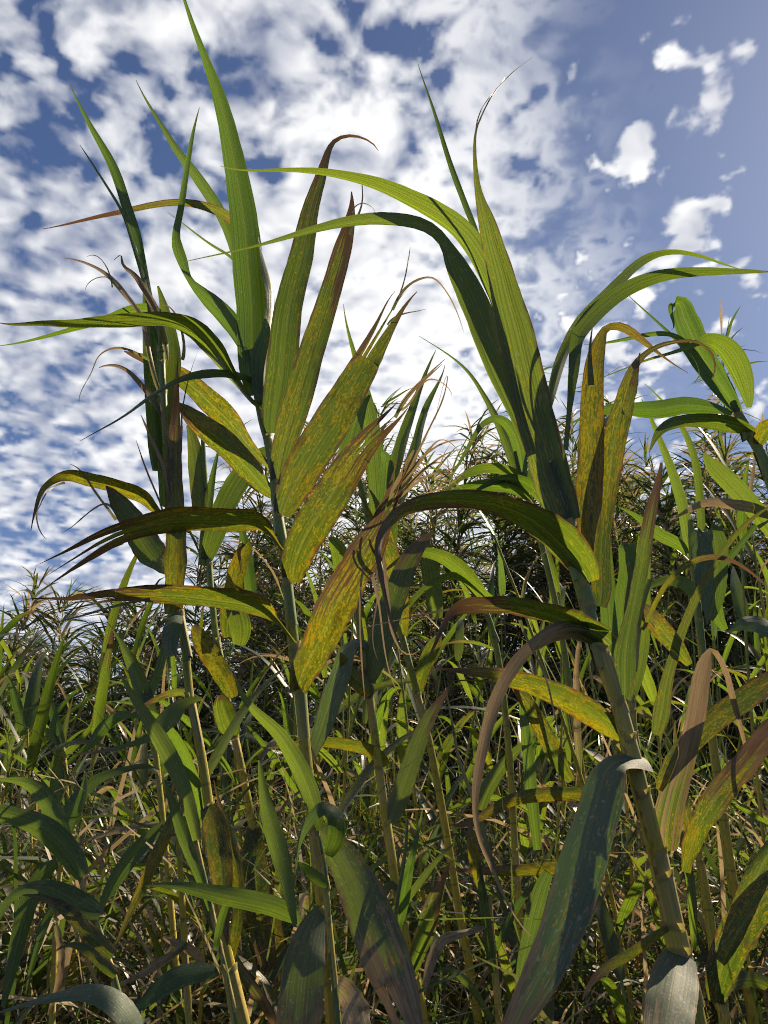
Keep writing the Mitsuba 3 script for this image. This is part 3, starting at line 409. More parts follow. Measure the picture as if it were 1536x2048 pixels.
  ('leaf',2,4,0.2,0,[[317.6,1040,1465.7,-10.1,0.2,1.5],[321.4,1041.5,1490.7,-14.2,0.8,2.0],[325.5,1044.4,1521,-14.8,1.3,2.9],[333.9,1047.9,1552.2,-11.9,1.3,3.5],[346.5,1053.4,1588.3,-8.9,1.4,2.9],[365.1,1062.5,1641.1,-9.4,2.1,2.8],[380.3,1070.7,1688.5,-9.5,2.8,2.6],[396.2,1079.3,1738.1,-8.2,2.8,2.4],[412.8,1086.7,1781.1,-5.5,2.1,1.7],[430,1095,1830.2,-1.7,0.8,0.5]]),
  ('leaf',5,4,0.15,2,[[313,1056,1416,-3.7,3.5,-3.7],[296,1055.3,1432.5,-8.4,8.0,-10.0],[267.9,1054.8,1453,-8.5,8.4,-13.4],[236.2,1055.8,1470.8,-6.3,6.8,-13.7],[197.6,1058.9,1487.7,-3.9,4.7,-12.3],[158,1062.1,1498.2,-2.1,3.3,-11.0],[117.7,1065.4,1504.7,-1.2,1.9,-7.9],[87.3,1067.9,1509.8,-0.7,0.9,-4.7],[62.0,1070,1514.2,-0.2,0.2,-1.0]]),
  ('waxy',1,3,0.16,0,[[341.6,1040,1384.1,1.2,-10.8,-9.0],[324.4,1034.6,1388.2,2.7,-11.9,-9.8],[303.2,1027.7,1388.5,7.2,-15.1,-9.0],[283.1,1020.3,1379.3,14.4,-22.8,-2.5],[266,1008.1,1352.6,19.8,-29.4,2.6],[247.1,990.6,1316.1,21.2,-28.2,0.5],[227.1,977.5,1273.5,21.8,-24.8,-3.2],[204.3,964.2,1228.4,20.6,-18.5,-5.2],[180.4,950,1186.4,18.1,-12.9,-6.9],[155,936.4,1151.6,13.9,-8.0,-7.4],[130.1,922.9,1121.1,8.2,-3.6,-5.1],[108.2,910,1094.5,1.6,-0.5,-1.1]]),
  ('leaf',3,7,0.25,0,[[351.2,1040,1281.6,-11.8,1.8,0.6],[351.9,1039,1300,-17.8,3.0,3.3],[359.5,1037.6,1329,-17.8,3.2,6.0],[371,1036.3,1358.7,-15.6,3.0,6.8],[387.4,1034.9,1394.9,-13.1,2.8,5.7],[405.6,1036.5,1438.6,-11.4,2.7,4.1],[420,1038.6,1483.7,-11.0,2.9,3.7],[432.6,1040.1,1517,-8.0,2.0,3.8],[442.9,1040.9,1530.5,0.3,-1.1,3.9],[453.3,1041.8,1515.9,3.4,-1.9,1.1],[461.5,1043.8,1476.6,3.5,-1.8,0.5],[467.6,1046.2,1433,2.6,-1.3,0.3],[471.9,1048.4,1392.4,1.8,-0.8,0.1],[472.7,1050,1364.8,0.3,-0.1,0.0]]),
  ('leaf',5,4,0.15,0,[[349.4,1040,1352.7,-3.7,0.4,2.5],[370.2,1039.1,1384.1,-8.9,1.4,7.4],[400,1039.4,1413.7,-9.4,1.9,10.6],[435.4,1044.9,1440.5,-8.5,2.2,12.3],[478.5,1051.6,1465.7,-7.9,2.7,12.9],[523,1058.7,1491.7,-6.5,2.8,11.6],[571.7,1066.3,1514.3,-2.3,1.2,4.9],[595.9,1070,1523.1,-0.4,0.2,1.0]]),
  ('leaf',5,6,0.15,0,[[370.9,1040,1257.4,-5.2,1.0,1.9],[386.6,1026.5,1306.3,-11.1,3.0,6.0],[410.7,1020,1341,-11.4,3.9,9.9],[440.1,1020,1370.3,-11.0,4.6,11.1],[473.8,1020,1403.3,-10.1,5.1,10.3],[508.3,1020,1437.1,-8.0,4.8,8.9],[546.2,1020,1468.6,-1.9,1.3,2.3]]),
  ('waxy',2,4,0.2,0,[[353.3,1040,1170.9,15.4,-6.3,-6.4],[334.6,1009.5,1155.9,23.1,-9.3,-8.6],[316.2,975.9,1140.8,24.0,-9.4,-7.6],[298.2,945.7,1119.9,22.4,-8.5,-6.0],[270.6,890,1091.9,8.9,-3.3,-2.2]]),
  ('leaf',4,4,0.2,0,[[346.8,1040,1198.9,1.2,0.8,-3.1],[316,1033.4,1185.1,2.1,0.6,-5.0],[281.7,1023.5,1169.1,2.5,-0.1,-5.5],[251.6,1013.9,1156.6,2.6,-0.7,-4.5],[232.9,1006.2,1143.2,1.8,-0.6,-1.7],[222.9,1000,1130.8,0.5,-0.2,-0.3]]),
  ('leaf',0,1,0.15,0,[[273.6,1056,1833.6,-4.0,-1.4,0.9],[283.6,1063.9,1887.7,-4.0,-1.2,1.0],[298.1,1075.6,1955.3,-6.5,-1.5,1.6],[308.5,1084.8,2006.1,-9.8,-1.9,2.5],[320.6,1093.5,2056.7,-10.2,-3.7,5.3],[352.9,1102.8,2103.7,-9.4,-7.1,9.6],[405.7,1115.4,2155.7,-6.4,-7.2,9.6],[458.1,1126.6,2190.8,-3.5,-7.3,9.3],[510.1,1137.3,2212.5,-1.0,-6.3,7.5],[588,1153.3,2230,-0.2,-4.5,5.7],[667.5,1169.7,2242.5,-0.0,-2.1,3.0],[717.4,1180,2249.3,-0.0,-0.3,0.4]]),
  ('leaf',0,0,0.2,0,[[241.2,1056,1875.3,-4.2,-2.8,2.4],[265.6,1076.1,1942.1,-6.6,-4.2,3.6],[283.9,1093.7,1997.6,-8.1,-5.3,4.7],[305.9,1111,2050.7,-7.2,-6.3,5.4],[339.9,1126.6,2110,-5.8,-7.5,6.1],[382.9,1141,2160.6,-5.7,-9.2,7.3],[434.1,1158.2,2222.9,-4.3,-7.6,6.0],[480.1,1172.4,2270,-1.9,-7.4,5.1],[524.1,1184.2,2295.1,0.8,-5.9,2.7],[587.8,1201.5,2304.2,1.0,-3.6,1.1],[640.5,1216.9,2298,0.7,-2.1,0.5],[685.4,1230,2293.2,0.2,-0.5,0.1]]),
  ('leaf',0,0,0.12,0,[[230.8,1056,1833.6,-6.6,3.9,-1.1],[222.1,1074.2,1945.5,-10.5,5.7,-1.9],[211,1091.5,2047.8,-13.8,7.3,-3.0],[196.9,1105,2135.1,-14.7,8.0,-4.0],[179.5,1111.5,2201.2,-15.0,9.0,-5.5],[159,1117.3,2258.8,-14.5,10.5,-7.7],[134.4,1122.1,2300.9,-11.0,11.3,-9.6],[101.6,1127.1,2336.4,-7.8,11.4,-10.4],[47.9,1134.6,2379.4,-5.7,9.8,-9.5],[-7.5,1141.9,2416.4,-3.4,7.8,-8.0],[-64.2,1148.9,2442,-1.6,5.7,-6.1],[-121.9,1156,2460.7,-0.5,4.2,-4.5],[-199.8,1165.4,2473.4,-0.1,2.2,-2.5],[-259,1172.6,2479.1,-0.1,1.2,-1.5],[-319.7,1180,2497.4,-0.1,0.3,-0.4]]),
  ('leaf',0,0,0.18,0,[[219.5,1056,1833.6,-9.4,-0.5,-1.8],[206,1062.4,1904.1,-15.4,-1.1,-3.4],[187.5,1069.3,1974.1,-21.6,-1.9,-5.4],[171.5,1075.6,2037.7,-25.0,-3.0,-5.8],[158.4,1081,2093.6,-25.5,-3.2,-6.9],[140.2,1084.3,2150.1,-23.1,-2.7,-7.8],[122.6,1086.7,2197.6,-17.9,-2.1,-6.8],[105.2,1089,2241,-9.4,-0.4,-5.4],[78.4,1091.3,2274.8,-7.7,1.2,-9.2],[45.6,1093.4,2291.6,-4.3,2.2,-12.3],[10.6,1095.5,2298.9,-1.0,2.1,-12.7],[-42.3,1098.8,2299.5,1.2,1.6,-11.3],[-104,1102.7,2287.7,2.1,0.9,-8.2],[-165.4,1106.8,2269.5,1.6,0.4,-5.2],[-226.6,1111,2251.5,0.7,0.1,-2.7],[-287.9,1115.1,2237.8,0.4,0.0,-1.6],[-357.9,1120,2222.5,0.1,0.0,-0.6]]),
  ('leaf',0,0,0.2,0,[[214.6,1056,1875.3,-4.3,-1.0,-0.2],[198.3,1095,2031.1,-4.6,-1.1,-0.1],[188.5,1125.3,2170,-4.9,-1.2,-0.2],[177.4,1141.8,2267.8,-4.5,-1.0,-0.5],[163.5,1154.1,2339.3,-6.2,-1.1,-1.1],[144.8,1169.1,2428.6,-6.4,-1.2,-1.1],[125.2,1185.6,2530.4,-5.5,-1.2,-0.8],[104.6,1205.2,2657.6,-3.4,-0.7,-0.5],[86.6,1219.5,2753.4,-1.8,-0.4,-0.3],[73.3,1230,2825.9,-0.6,-0.1,-0.1]]),
  ('strand',0,0,0.12,0,[[275.7,1070,1840,-2.6,0.5,0.4],[297,1103.2,1943.4,-3.5,0.7,0.5],[317.5,1137.3,2037.9,-4.9,0.9,0.8],[328.2,1151.1,2076,-3.4,0.6,0.6],[339.7,1170,2128.8,-0.9,0.2,0.1]])]),
('giant_reed','left reed stalk with yellowed lower stem and dry blades wrapped round its top','stem_green',[[-488.2,1420,2333.2,4.9],[-455.9,1420,2113.8,6.5],[-426.3,1420,1892,7.1],[-404.9,1420,1768.8,7.3],[-384.5,1420,1671.2,7.6],[-376.3,1420,1642.8,7.5],[-363.6,1420,1582.5,7.4],[-350.2,1420,1512.4,7.7],[-333.7,1420,1455.8,8.0],[-317.2,1420,1394.1,8.3],[-301.3,1420,1325.3,8.5],[-281.4,1420,1219.8,9.0],[-261.2,1420,1123.4,9.9],[-243.5,1420,1066.5,10.5],[-223.9,1420,1011.3,10.7],[-2.6,1420,-30.0,11.2]],
 [('leaf',5,6,0.15,2,[[-391.3,1410,1661.4,-15.3,-4.0,-0.9],[-392.3,1401.7,1714.7,-19.8,-5.6,-1.2],[-393.3,1389.6,1789.4,-19.8,-6.1,-1.6],[-399,1383.4,1867.8,-16.4,-5.3,-1.8],[-408.7,1380.1,1960.5,-12.9,-4.7,-1.1],[-412.7,1376.5,2056.8,-10.7,-4.4,-0.6],[-415.1,1373.6,2134.4,-7.4,-3.4,-0.2],[-414.6,1371.5,2191.2,-4.2,-2.1,-0.0],[-413.6,1370,2230.7,-0.9,-0.5,0.0]]),
  ('leaf',0,0,0.2,0,[[-426.7,1410,1872.5,-5.0,-12.7,0.2],[-441.7,1417.2,1966,-6.4,-12.1,-0.0],[-459.9,1427.2,2071.4,-7.9,-11.5,-0.2],[-479.3,1438.3,2183.4,-9.4,-10.8,-0.6],[-496.5,1447.5,2275.4,-9.2,-8.5,-1.1],[-516.1,1455.8,2358,-7.8,-5.8,-1.4],[-537.7,1463.7,2436.9,-6.1,-3.8,-1.3],[-560.3,1471.7,2518.9,-6.4,-3.2,-1.6],[-583.9,1478.6,2588.5,-9.8,-3.6,-3.3],[-613.2,1485.7,2660.5,-11.1,-3.1,-4.0],[-644.6,1493.7,2743.4,-11.3,-2.1,-4.4],[-678.5,1501.2,2820.7,-10.1,-0.3,-4.9],[-717.3,1508.3,2892.1,-7.7,0.8,-4.3],[-753.3,1514.7,2956.5,-5.6,0.8,-3.1],[-791.1,1521.6,3028.2,-2.9,0.5,-1.5],[-835.8,1530,3119.6,-0.6,0.1,-0.3]]),
  ('leaf',1,0,0.12,0,[[-448.9,1426,1964.4,-12.2,-4.8,-0.5],[-456.3,1436.2,2052.9,-20.3,-7.7,-0.4],[-460.8,1447.9,2152.7,-22.9,-8.5,0.0],[-463.9,1457.2,2237.6,-21.8,-6.7,-1.5],[-477.6,1465.6,2312.6,-15.9,-3.3,-3.3],[-497.8,1473.6,2383.6,-8.6,-1.2,-2.6],[-517.6,1480,2439.4,-2.2,-0.2,-0.7]]),
  ('leaf',0,0,0.2,0,[[-456.2,1426,1956.7,-7.2,-4.6,-0.6],[-472.3,1442,2021.6,-11.1,-6.5,-1.0],[-494,1466.3,2114.8,-11.6,-6.0,-1.2],[-511.3,1482.4,2196.5,-11.1,-5.0,-1.3],[-532.1,1502.7,2297.6,-10.5,-4.0,-1.4],[-554.2,1524.1,2405.3,-7.7,-2.3,-1.2],[-572.2,1540,2486.5,-2.3,-0.6,-0.4]]),
  ('leaf',5,4,0.15,0,[[-433.9,1410,1857,-3.7,8.7,-2.4],[-447.9,1407.1,1868.4,-7.3,14.4,-4.0],[-469.5,1400.6,1887.8,-9.8,19.8,-6.3],[-495.6,1393.1,1898.4,-9.0,21.4,-7.7],[-534.6,1380.9,1909.2,-7.0,17.2,-7.6],[-572.2,1368.3,1913.4,-6.2,15.3,-8.2],[-603.8,1356.8,1916.9,-3.2,11.4,-6.6],[-625.5,1347.2,1902.7,0.3,7.7,-4.2],[-637.5,1338.6,1881,1.7,4.9,-2.2],[-639.3,1329.4,1851.5,1.9,3.1,-1.0],[-637.5,1320.4,1822.8,1.2,1.6,-0.4],[-633.4,1310,1790.5,0.3,0.4,-0.1]]),
  ('strand',0,7,0.12,0,[[-658.1,1390,1901.4,2.4,1.4,-0.7],[-655.1,1365.4,1861.1,2.5,1.3,-0.3],[-638.5,1336.5,1820.8,2.1,0.8,0.5],[-614.5,1308.9,1787.3,1.5,0.4,0.9],[-594.1,1290,1768.9,0.3,0.0,0.3]]),
  ('strand',0,7,0.12,0,[[-621.5,1390,1917.1,1.4,1.9,-3.1],[-633,1365.6,1896.8,1.7,1.5,-1.8],[-630.1,1327.4,1856.7,1.4,0.9,-0.7],[-620.3,1290,1818.6,0.4,0.2,-0.1]]),
  ('waxy',1,3,0.15,0,[[-411.4,1410,1783.8,8.1,0.2,-1.1],[-415.2,1399.2,1754.8,6.5,2.4,-19.5],[-434.6,1384.3,1772.9,-19.4,-6.4,-20.2],[-454.7,1368.6,1802.3,-21.1,-4.8,-16.7],[-475.4,1351.4,1833.9,-17.0,-1.4,-13.0],[-492.2,1338.1,1854.8,-13.4,0.3,-10.1],[-503.7,1327.9,1870.7,-7.5,0.7,-5.5],[-513.5,1320,1881.5,-1.1,0.2,-0.9]]),
  ('strand',0,7,0.12,0,[[-519.2,1390,1860,-2.5,0.3,-3.5],[-531.9,1379.1,1868.2,-0.1,0.8,-3.3],[-545.2,1362.4,1853.9,1.7,0.8,-1.6],[-557.1,1331,1818.8,1.8,0.4,-0.9],[-569.3,1290,1780.1,0.5,0.0,-0.2]]),
  ('strand',0,7,0.12,0,[[-516.6,1400,1843.1,-3.7,-0.3,-3.0],[-537.1,1388.4,1869.7,-2.8,-0.9,-2.6],[-558.8,1370.9,1898.9,-2.2,-1.4,-2.5],[-579.2,1351.3,1927,-1.1,-1.3,-2.3],[-595,1340,1934.5,-0.1,-0.3,-0.6]]),
  ('leaf',0,7,0.3,0,[[-465.2,1426,2128.8,-3.8,-1.2,-1.5],[-487,1423.1,2186.6,-4.8,-1.9,-1.6],[-506.3,1420,2257.8,-4.3,-2.1,-1.4],[-533.7,1420,2333.2,-4.3,-1.9,-2.1],[-560.5,1420,2367.9,-4.5,-1.4,-3.6],[-583.4,1420,2395.3,-5.2,-1.6,-4.7],[-611.1,1420,2424.2,-3.5,-0.8,-4.1],[-643.8,1420,2446.9,-1.8,-0.2,-3.2],[-676.9,1420,2461.6,-0.8,0.1,-2.4],[-713.7,1420,2469.7,-0.1,0.0,-0.6]]),
  ('strand',0,7,0.12,0,[[-596.1,1420,2391.4,-2.6,-0.5,-0.8],[-608.6,1420,2430.9,-2.0,-0.6,-0.9],[-626.8,1420,2461.6,-1.3,-0.3,-1.1],[-645.4,1420,2476.4,-0.5,0.3,-1.7],[-663.9,1420,2472.4,0.1,0.1,-0.6]]),
  ('strand',0,7,0.12,0,[[-598.4,1420,2411,-0.8,1.4,-2.3],[-621.5,1420,2419,0.0,1.0,-2.0],[-642.5,1420,2411,1.2,0.6,-1.1],[-654.5,1420,2384.8,0.6,0.1,-0.3]]),
  ('leaf',0,7,0.3,0,[[-454.6,1410,2202.8,-2.8,-1.7,-0.9],[-466.7,1396.4,2267.2,-6.4,-4.3,-2.6],[-489.2,1388.3,2323.8,-7.4,-4.8,-4.2],[-516.9,1382.5,2370.2,-6.3,-4.0,-4.9],[-543.5,1377.7,2401.3,-3.8,-2.4,-3.8],[-563.1,1374.3,2421.9,-2.3,-1.9,-1.7],[-566.4,1372.4,2437.4,-0.3,-0.2,-2.0],[-580.3,1370,2425.1,0.5,0.0,-0.5]]),
  ('leaf',0,0,0.12,0,[[-458.9,1426,2237,-6.1,0.8,-2.4],[-489.6,1456,2325.7,-11.3,2.7,-6.9],[-527.8,1477,2370.1,-4.1,9.2,-12.5],[-575.8,1499.1,2385.3,3.1,9.5,-9.6],[-641.1,1524.6,2381.1,2.7,6.2,-6.4],[-715.6,1554.3,2379.2,1.7,4.0,-4.8],[-828.8,1599.9,2378.4,0.7,2.0,-3.0],[-956.4,1650,2387.7,0.1,0.3,-0.6]]),
  ('leaf',0,7,0.3,0,[[-455.4,1410,2074,-3.5,-0.8,-2.1],[-482.7,1410,2120,-5.9,-1.7,-4.3],[-518.2,1410,2161.1,-3.9,-1.2,-3.8],[-546.9,1410,2184.8,-2.2,-0.5,-4.0],[-571.7,1410,2190.8,0.0,0.2,-2.9],[-596.1,1410,2184.8,0.3,0.1,-1.2]]),
  ('strand',0,7,0.12,0,[[-491.3,1410,2202.8,-2.3,1.8,-4.3],[-524.8,1410,2220.9,-1.8,1.5,-4.1],[-557.7,1410,2231.9,-0.4,1.5,-4.0],[-583.5,1410,2227,1.2,1.3,-2.7],[-599.6,1410,2212.5,1.8,0.7,-1.0],[-608.9,1410,2178.9,1.6,0.3,-0.5],[-627.1,1410,2120,1.1,0.0,-0.3],[-626.8,1410,2102.7,0.6,-0.1,0.0]]),
  ('strand',0,7,0.12,0,[[-420.1,1400,2196.8,-6.0,-1.8,-0.0],[-420.1,1400,2232.9,-5.0,-1.6,-0.8],[-433,1400,2281.9,-3.4,-1.3,-1.3],[-452.4,1400,2319.4,-2.3,-0.7,-1.7],[-469.7,1400,2332,-0.4,0.1,-1.7],[-482.1,1400,2327,0.2,0.1,-0.6]]),
  ('strand',0,7,0.12,0,[[-410.5,1380,1876.8,-3.2,-0.6,-0.9],[-419.6,1371.6,1914.8,-3.5,-1.1,-1.2],[-429.9,1360.6,1951.9,-4.2,-1.7,-2.1],[-443.4,1350.9,1979.1,-3.9,-2.0,-2.6],[-457.8,1338.9,2010.7,-2.7,-1.8,-1.9],[-468.1,1330,2032.9,-0.7,-0.6,-0.6]]),
  ('strand',0,7,0.12,0,[[-422.9,1380,1856.3,-2.6,-0.4,-1.2],[-435.9,1370.6,1888.5,-2.5,-0.7,-1.3],[-449.9,1358,1919.5,-2.4,-1.1,-1.4],[-460.7,1345.6,1947.4,-1.9,-1.2,-1.2],[-471.9,1330,1979.9,-0.4,-0.3,-0.3]]),
  ('strand',0,7,0.12,0,[[-414.4,1390,1891,-5.6,-1.7,-0.0],[-412.4,1382.9,1940.5,-4.5,-1.8,-0.5],[-419.6,1373.7,1989.8,-4.0,-1.9,-1.2],[-431,1365.4,2029.2,-3.4,-2.0,-1.4],[-440.2,1357.8,2063.7,-2.1,-1.6,-0.8],[-445.5,1350,2098.4,-0.4,-0.4,-0.1]]),
  ('waxy',0,4,0.1,0,[[-325.9,1410,1506.9,-0.4,2.4,-3.4],[-339.6,1404.6,1504.6,0.3,3.7,-5.4],[-354.1,1397.5,1496.9,3.4,6.0,-8.1],[-369.1,1386.6,1478.6,8.9,9.3,-12.0],[-384.7,1374.7,1456.6,9.2,7.4,-10.8],[-401.8,1368.8,1438.8,3.6,2.7,-6.4],[-428.8,1361.2,1426.1,1.4,0.9,-4.4],[-458.9,1352.8,1417.5,0.7,0.2,-3.3],[-490.3,1343.8,1412.3,0.4,-0.2,-2.1],[-535.6,1330,1406.1,0.1,-0.1,-0.4]]),
  ('leaf',5,3,0.15,0,[[-301.1,1410,1327.9,13.2,1.8,6.0],[-285.7,1395.8,1298.3,18.8,2.7,6.9],[-270.3,1376.3,1257.3,19.7,3.1,5.0],[-259.3,1365.4,1213.8,15.6,2.6,2.9],[-249.7,1352.5,1168.9,8.4,1.6,1.4],[-240.6,1340,1129.3,1.5,0.3,0.2]]),
  ('waxy',0,2,0.2,0,[[-386.7,1410,1661.4,12.1,2.2,-0.4],[-381,1372.3,1625.7,15.9,3.3,-0.3],[-375.8,1352.3,1597.7,13.6,2.8,2.2],[-363.1,1330,1570.4,5.7,1.3,1.6]]),
  ('leaf',0,0,0.2,0,[[-472.7,1426,2237,-4.3,-4.5,-0.9],[-513.3,1441.8,2348.4,-4.4,-4.4,-0.9],[-542.4,1455.9,2437.9,-4.5,-4.4,-0.9],[-573.8,1468.7,2523.4,-4.2,-3.7,-1.0],[-601.7,1479.7,2596.7,-3.8,-3.1,-1.0],[-626.8,1488.8,2655.8,-3.4,-2.3,-1.3],[-666.8,1500.3,2726.5,-2.9,-1.6,-1.4],[-723.1,1515.6,2819,-2.4,-1.2,-1.3],[-777.7,1530,2906,-0.6,-0.3,-0.3]]),
  ('leaf',3,6,0.2,0,[[-353.7,1426,1515.8,-0.5,2.3,-5.3],[-381.2,1432.4,1521,0.9,2.4,-7.0],[-409.4,1438.3,1512.7,2.5,1.4,-5.7],[-437.1,1444.1,1500,1.6,0.2,-3.3],[-463.1,1450,1487.2,0.6,-0.2,-1.3]]),
  ('leaf',5,3,0.2,0,[[-253.5,1426,1079.4,-5.4,-1.7,1.1],[-244.1,1425,1122.6,-7.9,-2.4,0.9],[-241.5,1426,1181.4,-9.6,-2.8,-0.6],[-252.9,1430.3,1241.9,-10.4,-2.9,-2.5],[-269.6,1433.8,1288.9,-7.9,-2.0,-2.8],[-286.1,1436.9,1329.1,-3.2,-0.7,-1.2],[-300.3,1440,1370.3,-0.8,-0.2,-0.3]])]),
('giant_reed','reed stalk just right of the middle one with a silvery dark upright blade','stem_green',[[-84.8,1850,1882.7,5.6],[-68.7,1850,1793.5,7.7],[-55.5,1850,1694.9,8.7],[-39.1,1850,1599.9,9.1],[-26.8,1850,1508.1,9.4],[-9.1,1850,1386.9,9.7],[4.5,1850,1291.8,10.0],[24.0,1850,1170.4,9.8],[46.8,1850,1054.8,10.5],[74.8,1850,944.4,10.8],[223.2,1850,-30.0,11.3]],
 [('waxy',2,3,0.2,0,[[-35.3,1840,1592.7,-12.5,-0.7,3.5],[-19.0,1838,1651,-26.3,-2.2,7.2],[2.4,1838.8,1729.2,-30.8,-4.0,9.9],[33.2,1845.7,1817.6,-27.2,-5.2,10.6],[65.1,1852.3,1896.3,-21.8,-5.9,11.3],[93.5,1856.4,1939.6,-12.2,-5.1,10.1],[124.8,1860,1972.8,-2.1,-1.1,2.1]]),
  ('leaf',4,2,0.2,0,[[-28.1,1840,1561.6,-7.3,-2.8,-8.1],[-46.7,1826.8,1582.9,-13.8,-3.9,-16.3],[-72.2,1816.6,1604.5,-14.3,-2.0,-14.0],[-90.9,1807.9,1630.9,-11.2,-0.6,-6.3],[-100.3,1800,1656.4,-2.2,0.0,-0.8]]),
  ('waxy',0,2,0.12,0,[[-35.8,1840,1675.1,-1.8,-10.9,-9.2],[-59.7,1832.9,1688.2,2.6,-11.8,-12.3],[-80.7,1826.5,1678.6,16.6,-16.0,-6.1],[-98.3,1813.1,1635.2,24.9,-21.0,-3.1],[-114.9,1801.7,1573,26.3,-16.9,-4.3],[-131.1,1792.7,1514.1,23.3,-10.5,-5.0],[-150.8,1781.5,1448.5,14.1,-3.7,-4.7],[-178.6,1770,1390.4,2.0,-0.2,-0.9]]),
  ('waxy',1,4,0.15,0,[[13.3,1840,1287,-13.2,0.3,5.7],[31.3,1837.2,1328.5,-19.7,0.4,7.9],[53.0,1835.3,1386.6,-20.6,0.4,7.6],[76.7,1839.6,1451.7,-19.1,0.4,7.7],[102.1,1843.5,1507.5,-14.2,0.1,7.8],[131.2,1846.8,1550.9,-7.3,-0.0,4.9],[158.4,1850,1590.5,-1.5,-0.0,1.0]]),
  ('leaf',5,2,0.15,0,[[4.6,1856,1406.5,-8.1,6.1,-6.3],[-20.6,1849.1,1432.4,-8.3,7.7,-12.2],[-77.7,1836.3,1450.4,-3.8,5.5,-13.0],[-139.9,1825.1,1457.4,-0.8,3.3,-11.2],[-201,1812.9,1452.4,0.5,1.2,-6.7],[-260.7,1800,1443.1,0.2,0.1,-1.7]]),
  ('leaf',0,0,0.2,0,[[34.5,1840,1151.8,-2.1,-2.9,-5.9],[12.9,1834.6,1162.1,2.7,-3.4,-7.9],[-3.2,1830,1143.2,8.7,-2.7,-3.9],[-13.8,1830,1105,7.3,-1.1,-1.3],[-18.9,1830,1058,2.1,-0.0,-0.2]]),
  ('leaf',0,5,0.2,0,[[54.1,1840,982.6,-11.1,-0.9,3.5],[73.2,1826.1,1040.1,-16.9,-0.6,5.9],[91.5,1818.3,1087.7,-19.0,0.0,6.5],[105.8,1811.8,1135.8,-14.8,0.6,5.7],[124.4,1806,1174.7,-6.7,0.6,3.1],[141,1800,1214,-1.5,0.2,0.6]])]),
('giant_reed','reed behind the middle with dark green and yellow blades beside a split brown tip','stem_green',[[-101.7,2100,2311.6,6.7],[-58.4,2100,2151.6,7.9],[-32.9,2100,2029,8.4],[2.8,2100,1896.4,8.8],[44.0,2100,1769.1,9.3],[83.2,2100,1620.4,9.1],[117.9,2100,1478.7,9.4],[148.8,2100,1307.6,9.7],[180.3,2100,1101.7,9.9],[214.6,2100,889.6,10.1],[304,2100,-30.0,10.6]],
 [('leaf',0,0,0.15,0,[[-28.7,2106,2018.9,-14.2,-3.1,1.2],[-19.0,2109.5,2139.6,-24.8,-3.0,0.6],[-23.9,2115.6,2269.6,-27.6,-0.3,-2.1],[-39.8,2125.5,2407.3,-24.9,2.4,-3.8],[-62.6,2134.9,2533.6,-16.6,3.3,-3.7],[-89.4,2143.5,2646.4,-9.1,2.5,-2.4],[-113.5,2150.8,2743.9,-4.7,1.4,-1.0],[-134.1,2160,2869,-0.8,0.3,-0.2]]),
  ('leaf',6,2,0.15,2,[[51.9,2090,1753.4,-12.1,4.9,-0.4],[44.1,2079.1,1848.4,-22.9,7.7,-2.6],[23.7,2072.2,1946.6,-25.4,7.2,-5.9],[-4.2,2067.5,2040.8,-23.9,5.4,-7.4],[-32.9,2063.2,2122.3,-16.7,3.4,-7.5],[-66.2,2060,2174.9,-6.0,1.3,-3.7]]),
  ('leaf',0,0,0.15,0,[[-2.9,2090,2071,-14.3,-2.8,0.5],[0.0,2085.2,2130.5,-24.5,-1.4,1.5],[5.9,2091,2211,-25.0,3.2,0.7],[5.9,2097.1,2277.7,-17.4,6.1,-2.5],[-4.5,2100,2306.7,-5.1,3.1,-2.2]]),
  ('leaf',0,0,0.2,0,[[17.5,2090,2179,-9.4,-6.7,2.4],[35.5,2094,2260.2,-17.5,-12.0,5.3],[66.7,2108.3,2381.9,-14.8,-9.7,5.4],[99.3,2126.4,2493.8,-9.5,-6.0,3.9],[133.3,2144.3,2601.4,-4.7,-2.9,2.1],[168.1,2160,2693.5,-0.7,-0.4,0.3]]),
  ('leaf',0,0,0.2,0,[[46.4,2090,2132.3,-9.1,-9.1,3.2],[69.5,2102.3,2231.6,-15.8,-13.9,5.9],[101.7,2121.2,2354.6,-12.2,-9.1,4.6],[135.7,2142.5,2484.9,-8.7,-6.0,3.9],[169.6,2156.3,2563.3,-4.0,-2.6,2.0],[196.6,2170,2644,-0.7,-0.4,0.3]]),
  ('leaf',0,0,0.15,0,[[-108.9,2090,1893.8,-13.6,-2.2,-3.5],[-117.7,2048.7,1954.3,-24.0,-1.6,-6.8],[-132.7,2031.7,1992.4,-16.8,1.2,-9.6],[-151.7,2020,2010.4,-2.5,0.6,-2.3]]),
  ('leaf',0,0,0.15,0,[[-156.9,2106,2107.2,-18.1,-2.9,4.4],[-130.1,2107,2217.6,-26.9,-4.4,6.6],[-102.7,2115.4,2335.2,-28.9,-4.8,7.3],[-76.9,2123.6,2440.5,-18.5,-4.0,6.5],[-43.6,2130,2513.2,-2.7,-0.8,1.3]]),
  ('leaf',3,2,0.2,0,[[91.1,2106,1594.8,-10.5,-1.7,2.3],[110.5,2091.7,1672.4,-19.2,-1.8,6.3],[135.5,2084.3,1725,-16.8,-1.1,8.7],[152.1,2080,1751.5,-4.6,-0.2,2.9]])]),
('giant_reed','slim pale reed between middle and right stalks with two lime blades arching left','stem_green',[[180.1,1950,1911.5,5.3],[248.4,1950,1817.4,7.0],[277,1950,1739.2,7.5],[290.9,1950,1638.1,7.9],[299.4,1950,1516.6,8.3],[303.8,1950,1377.6,8.1],[304.4,1950,1223.9,8.4],[306.7,1950,1068.7,8.6],[308.8,1950,922.5,8.9],[317,1950,-30.0,9.3]],
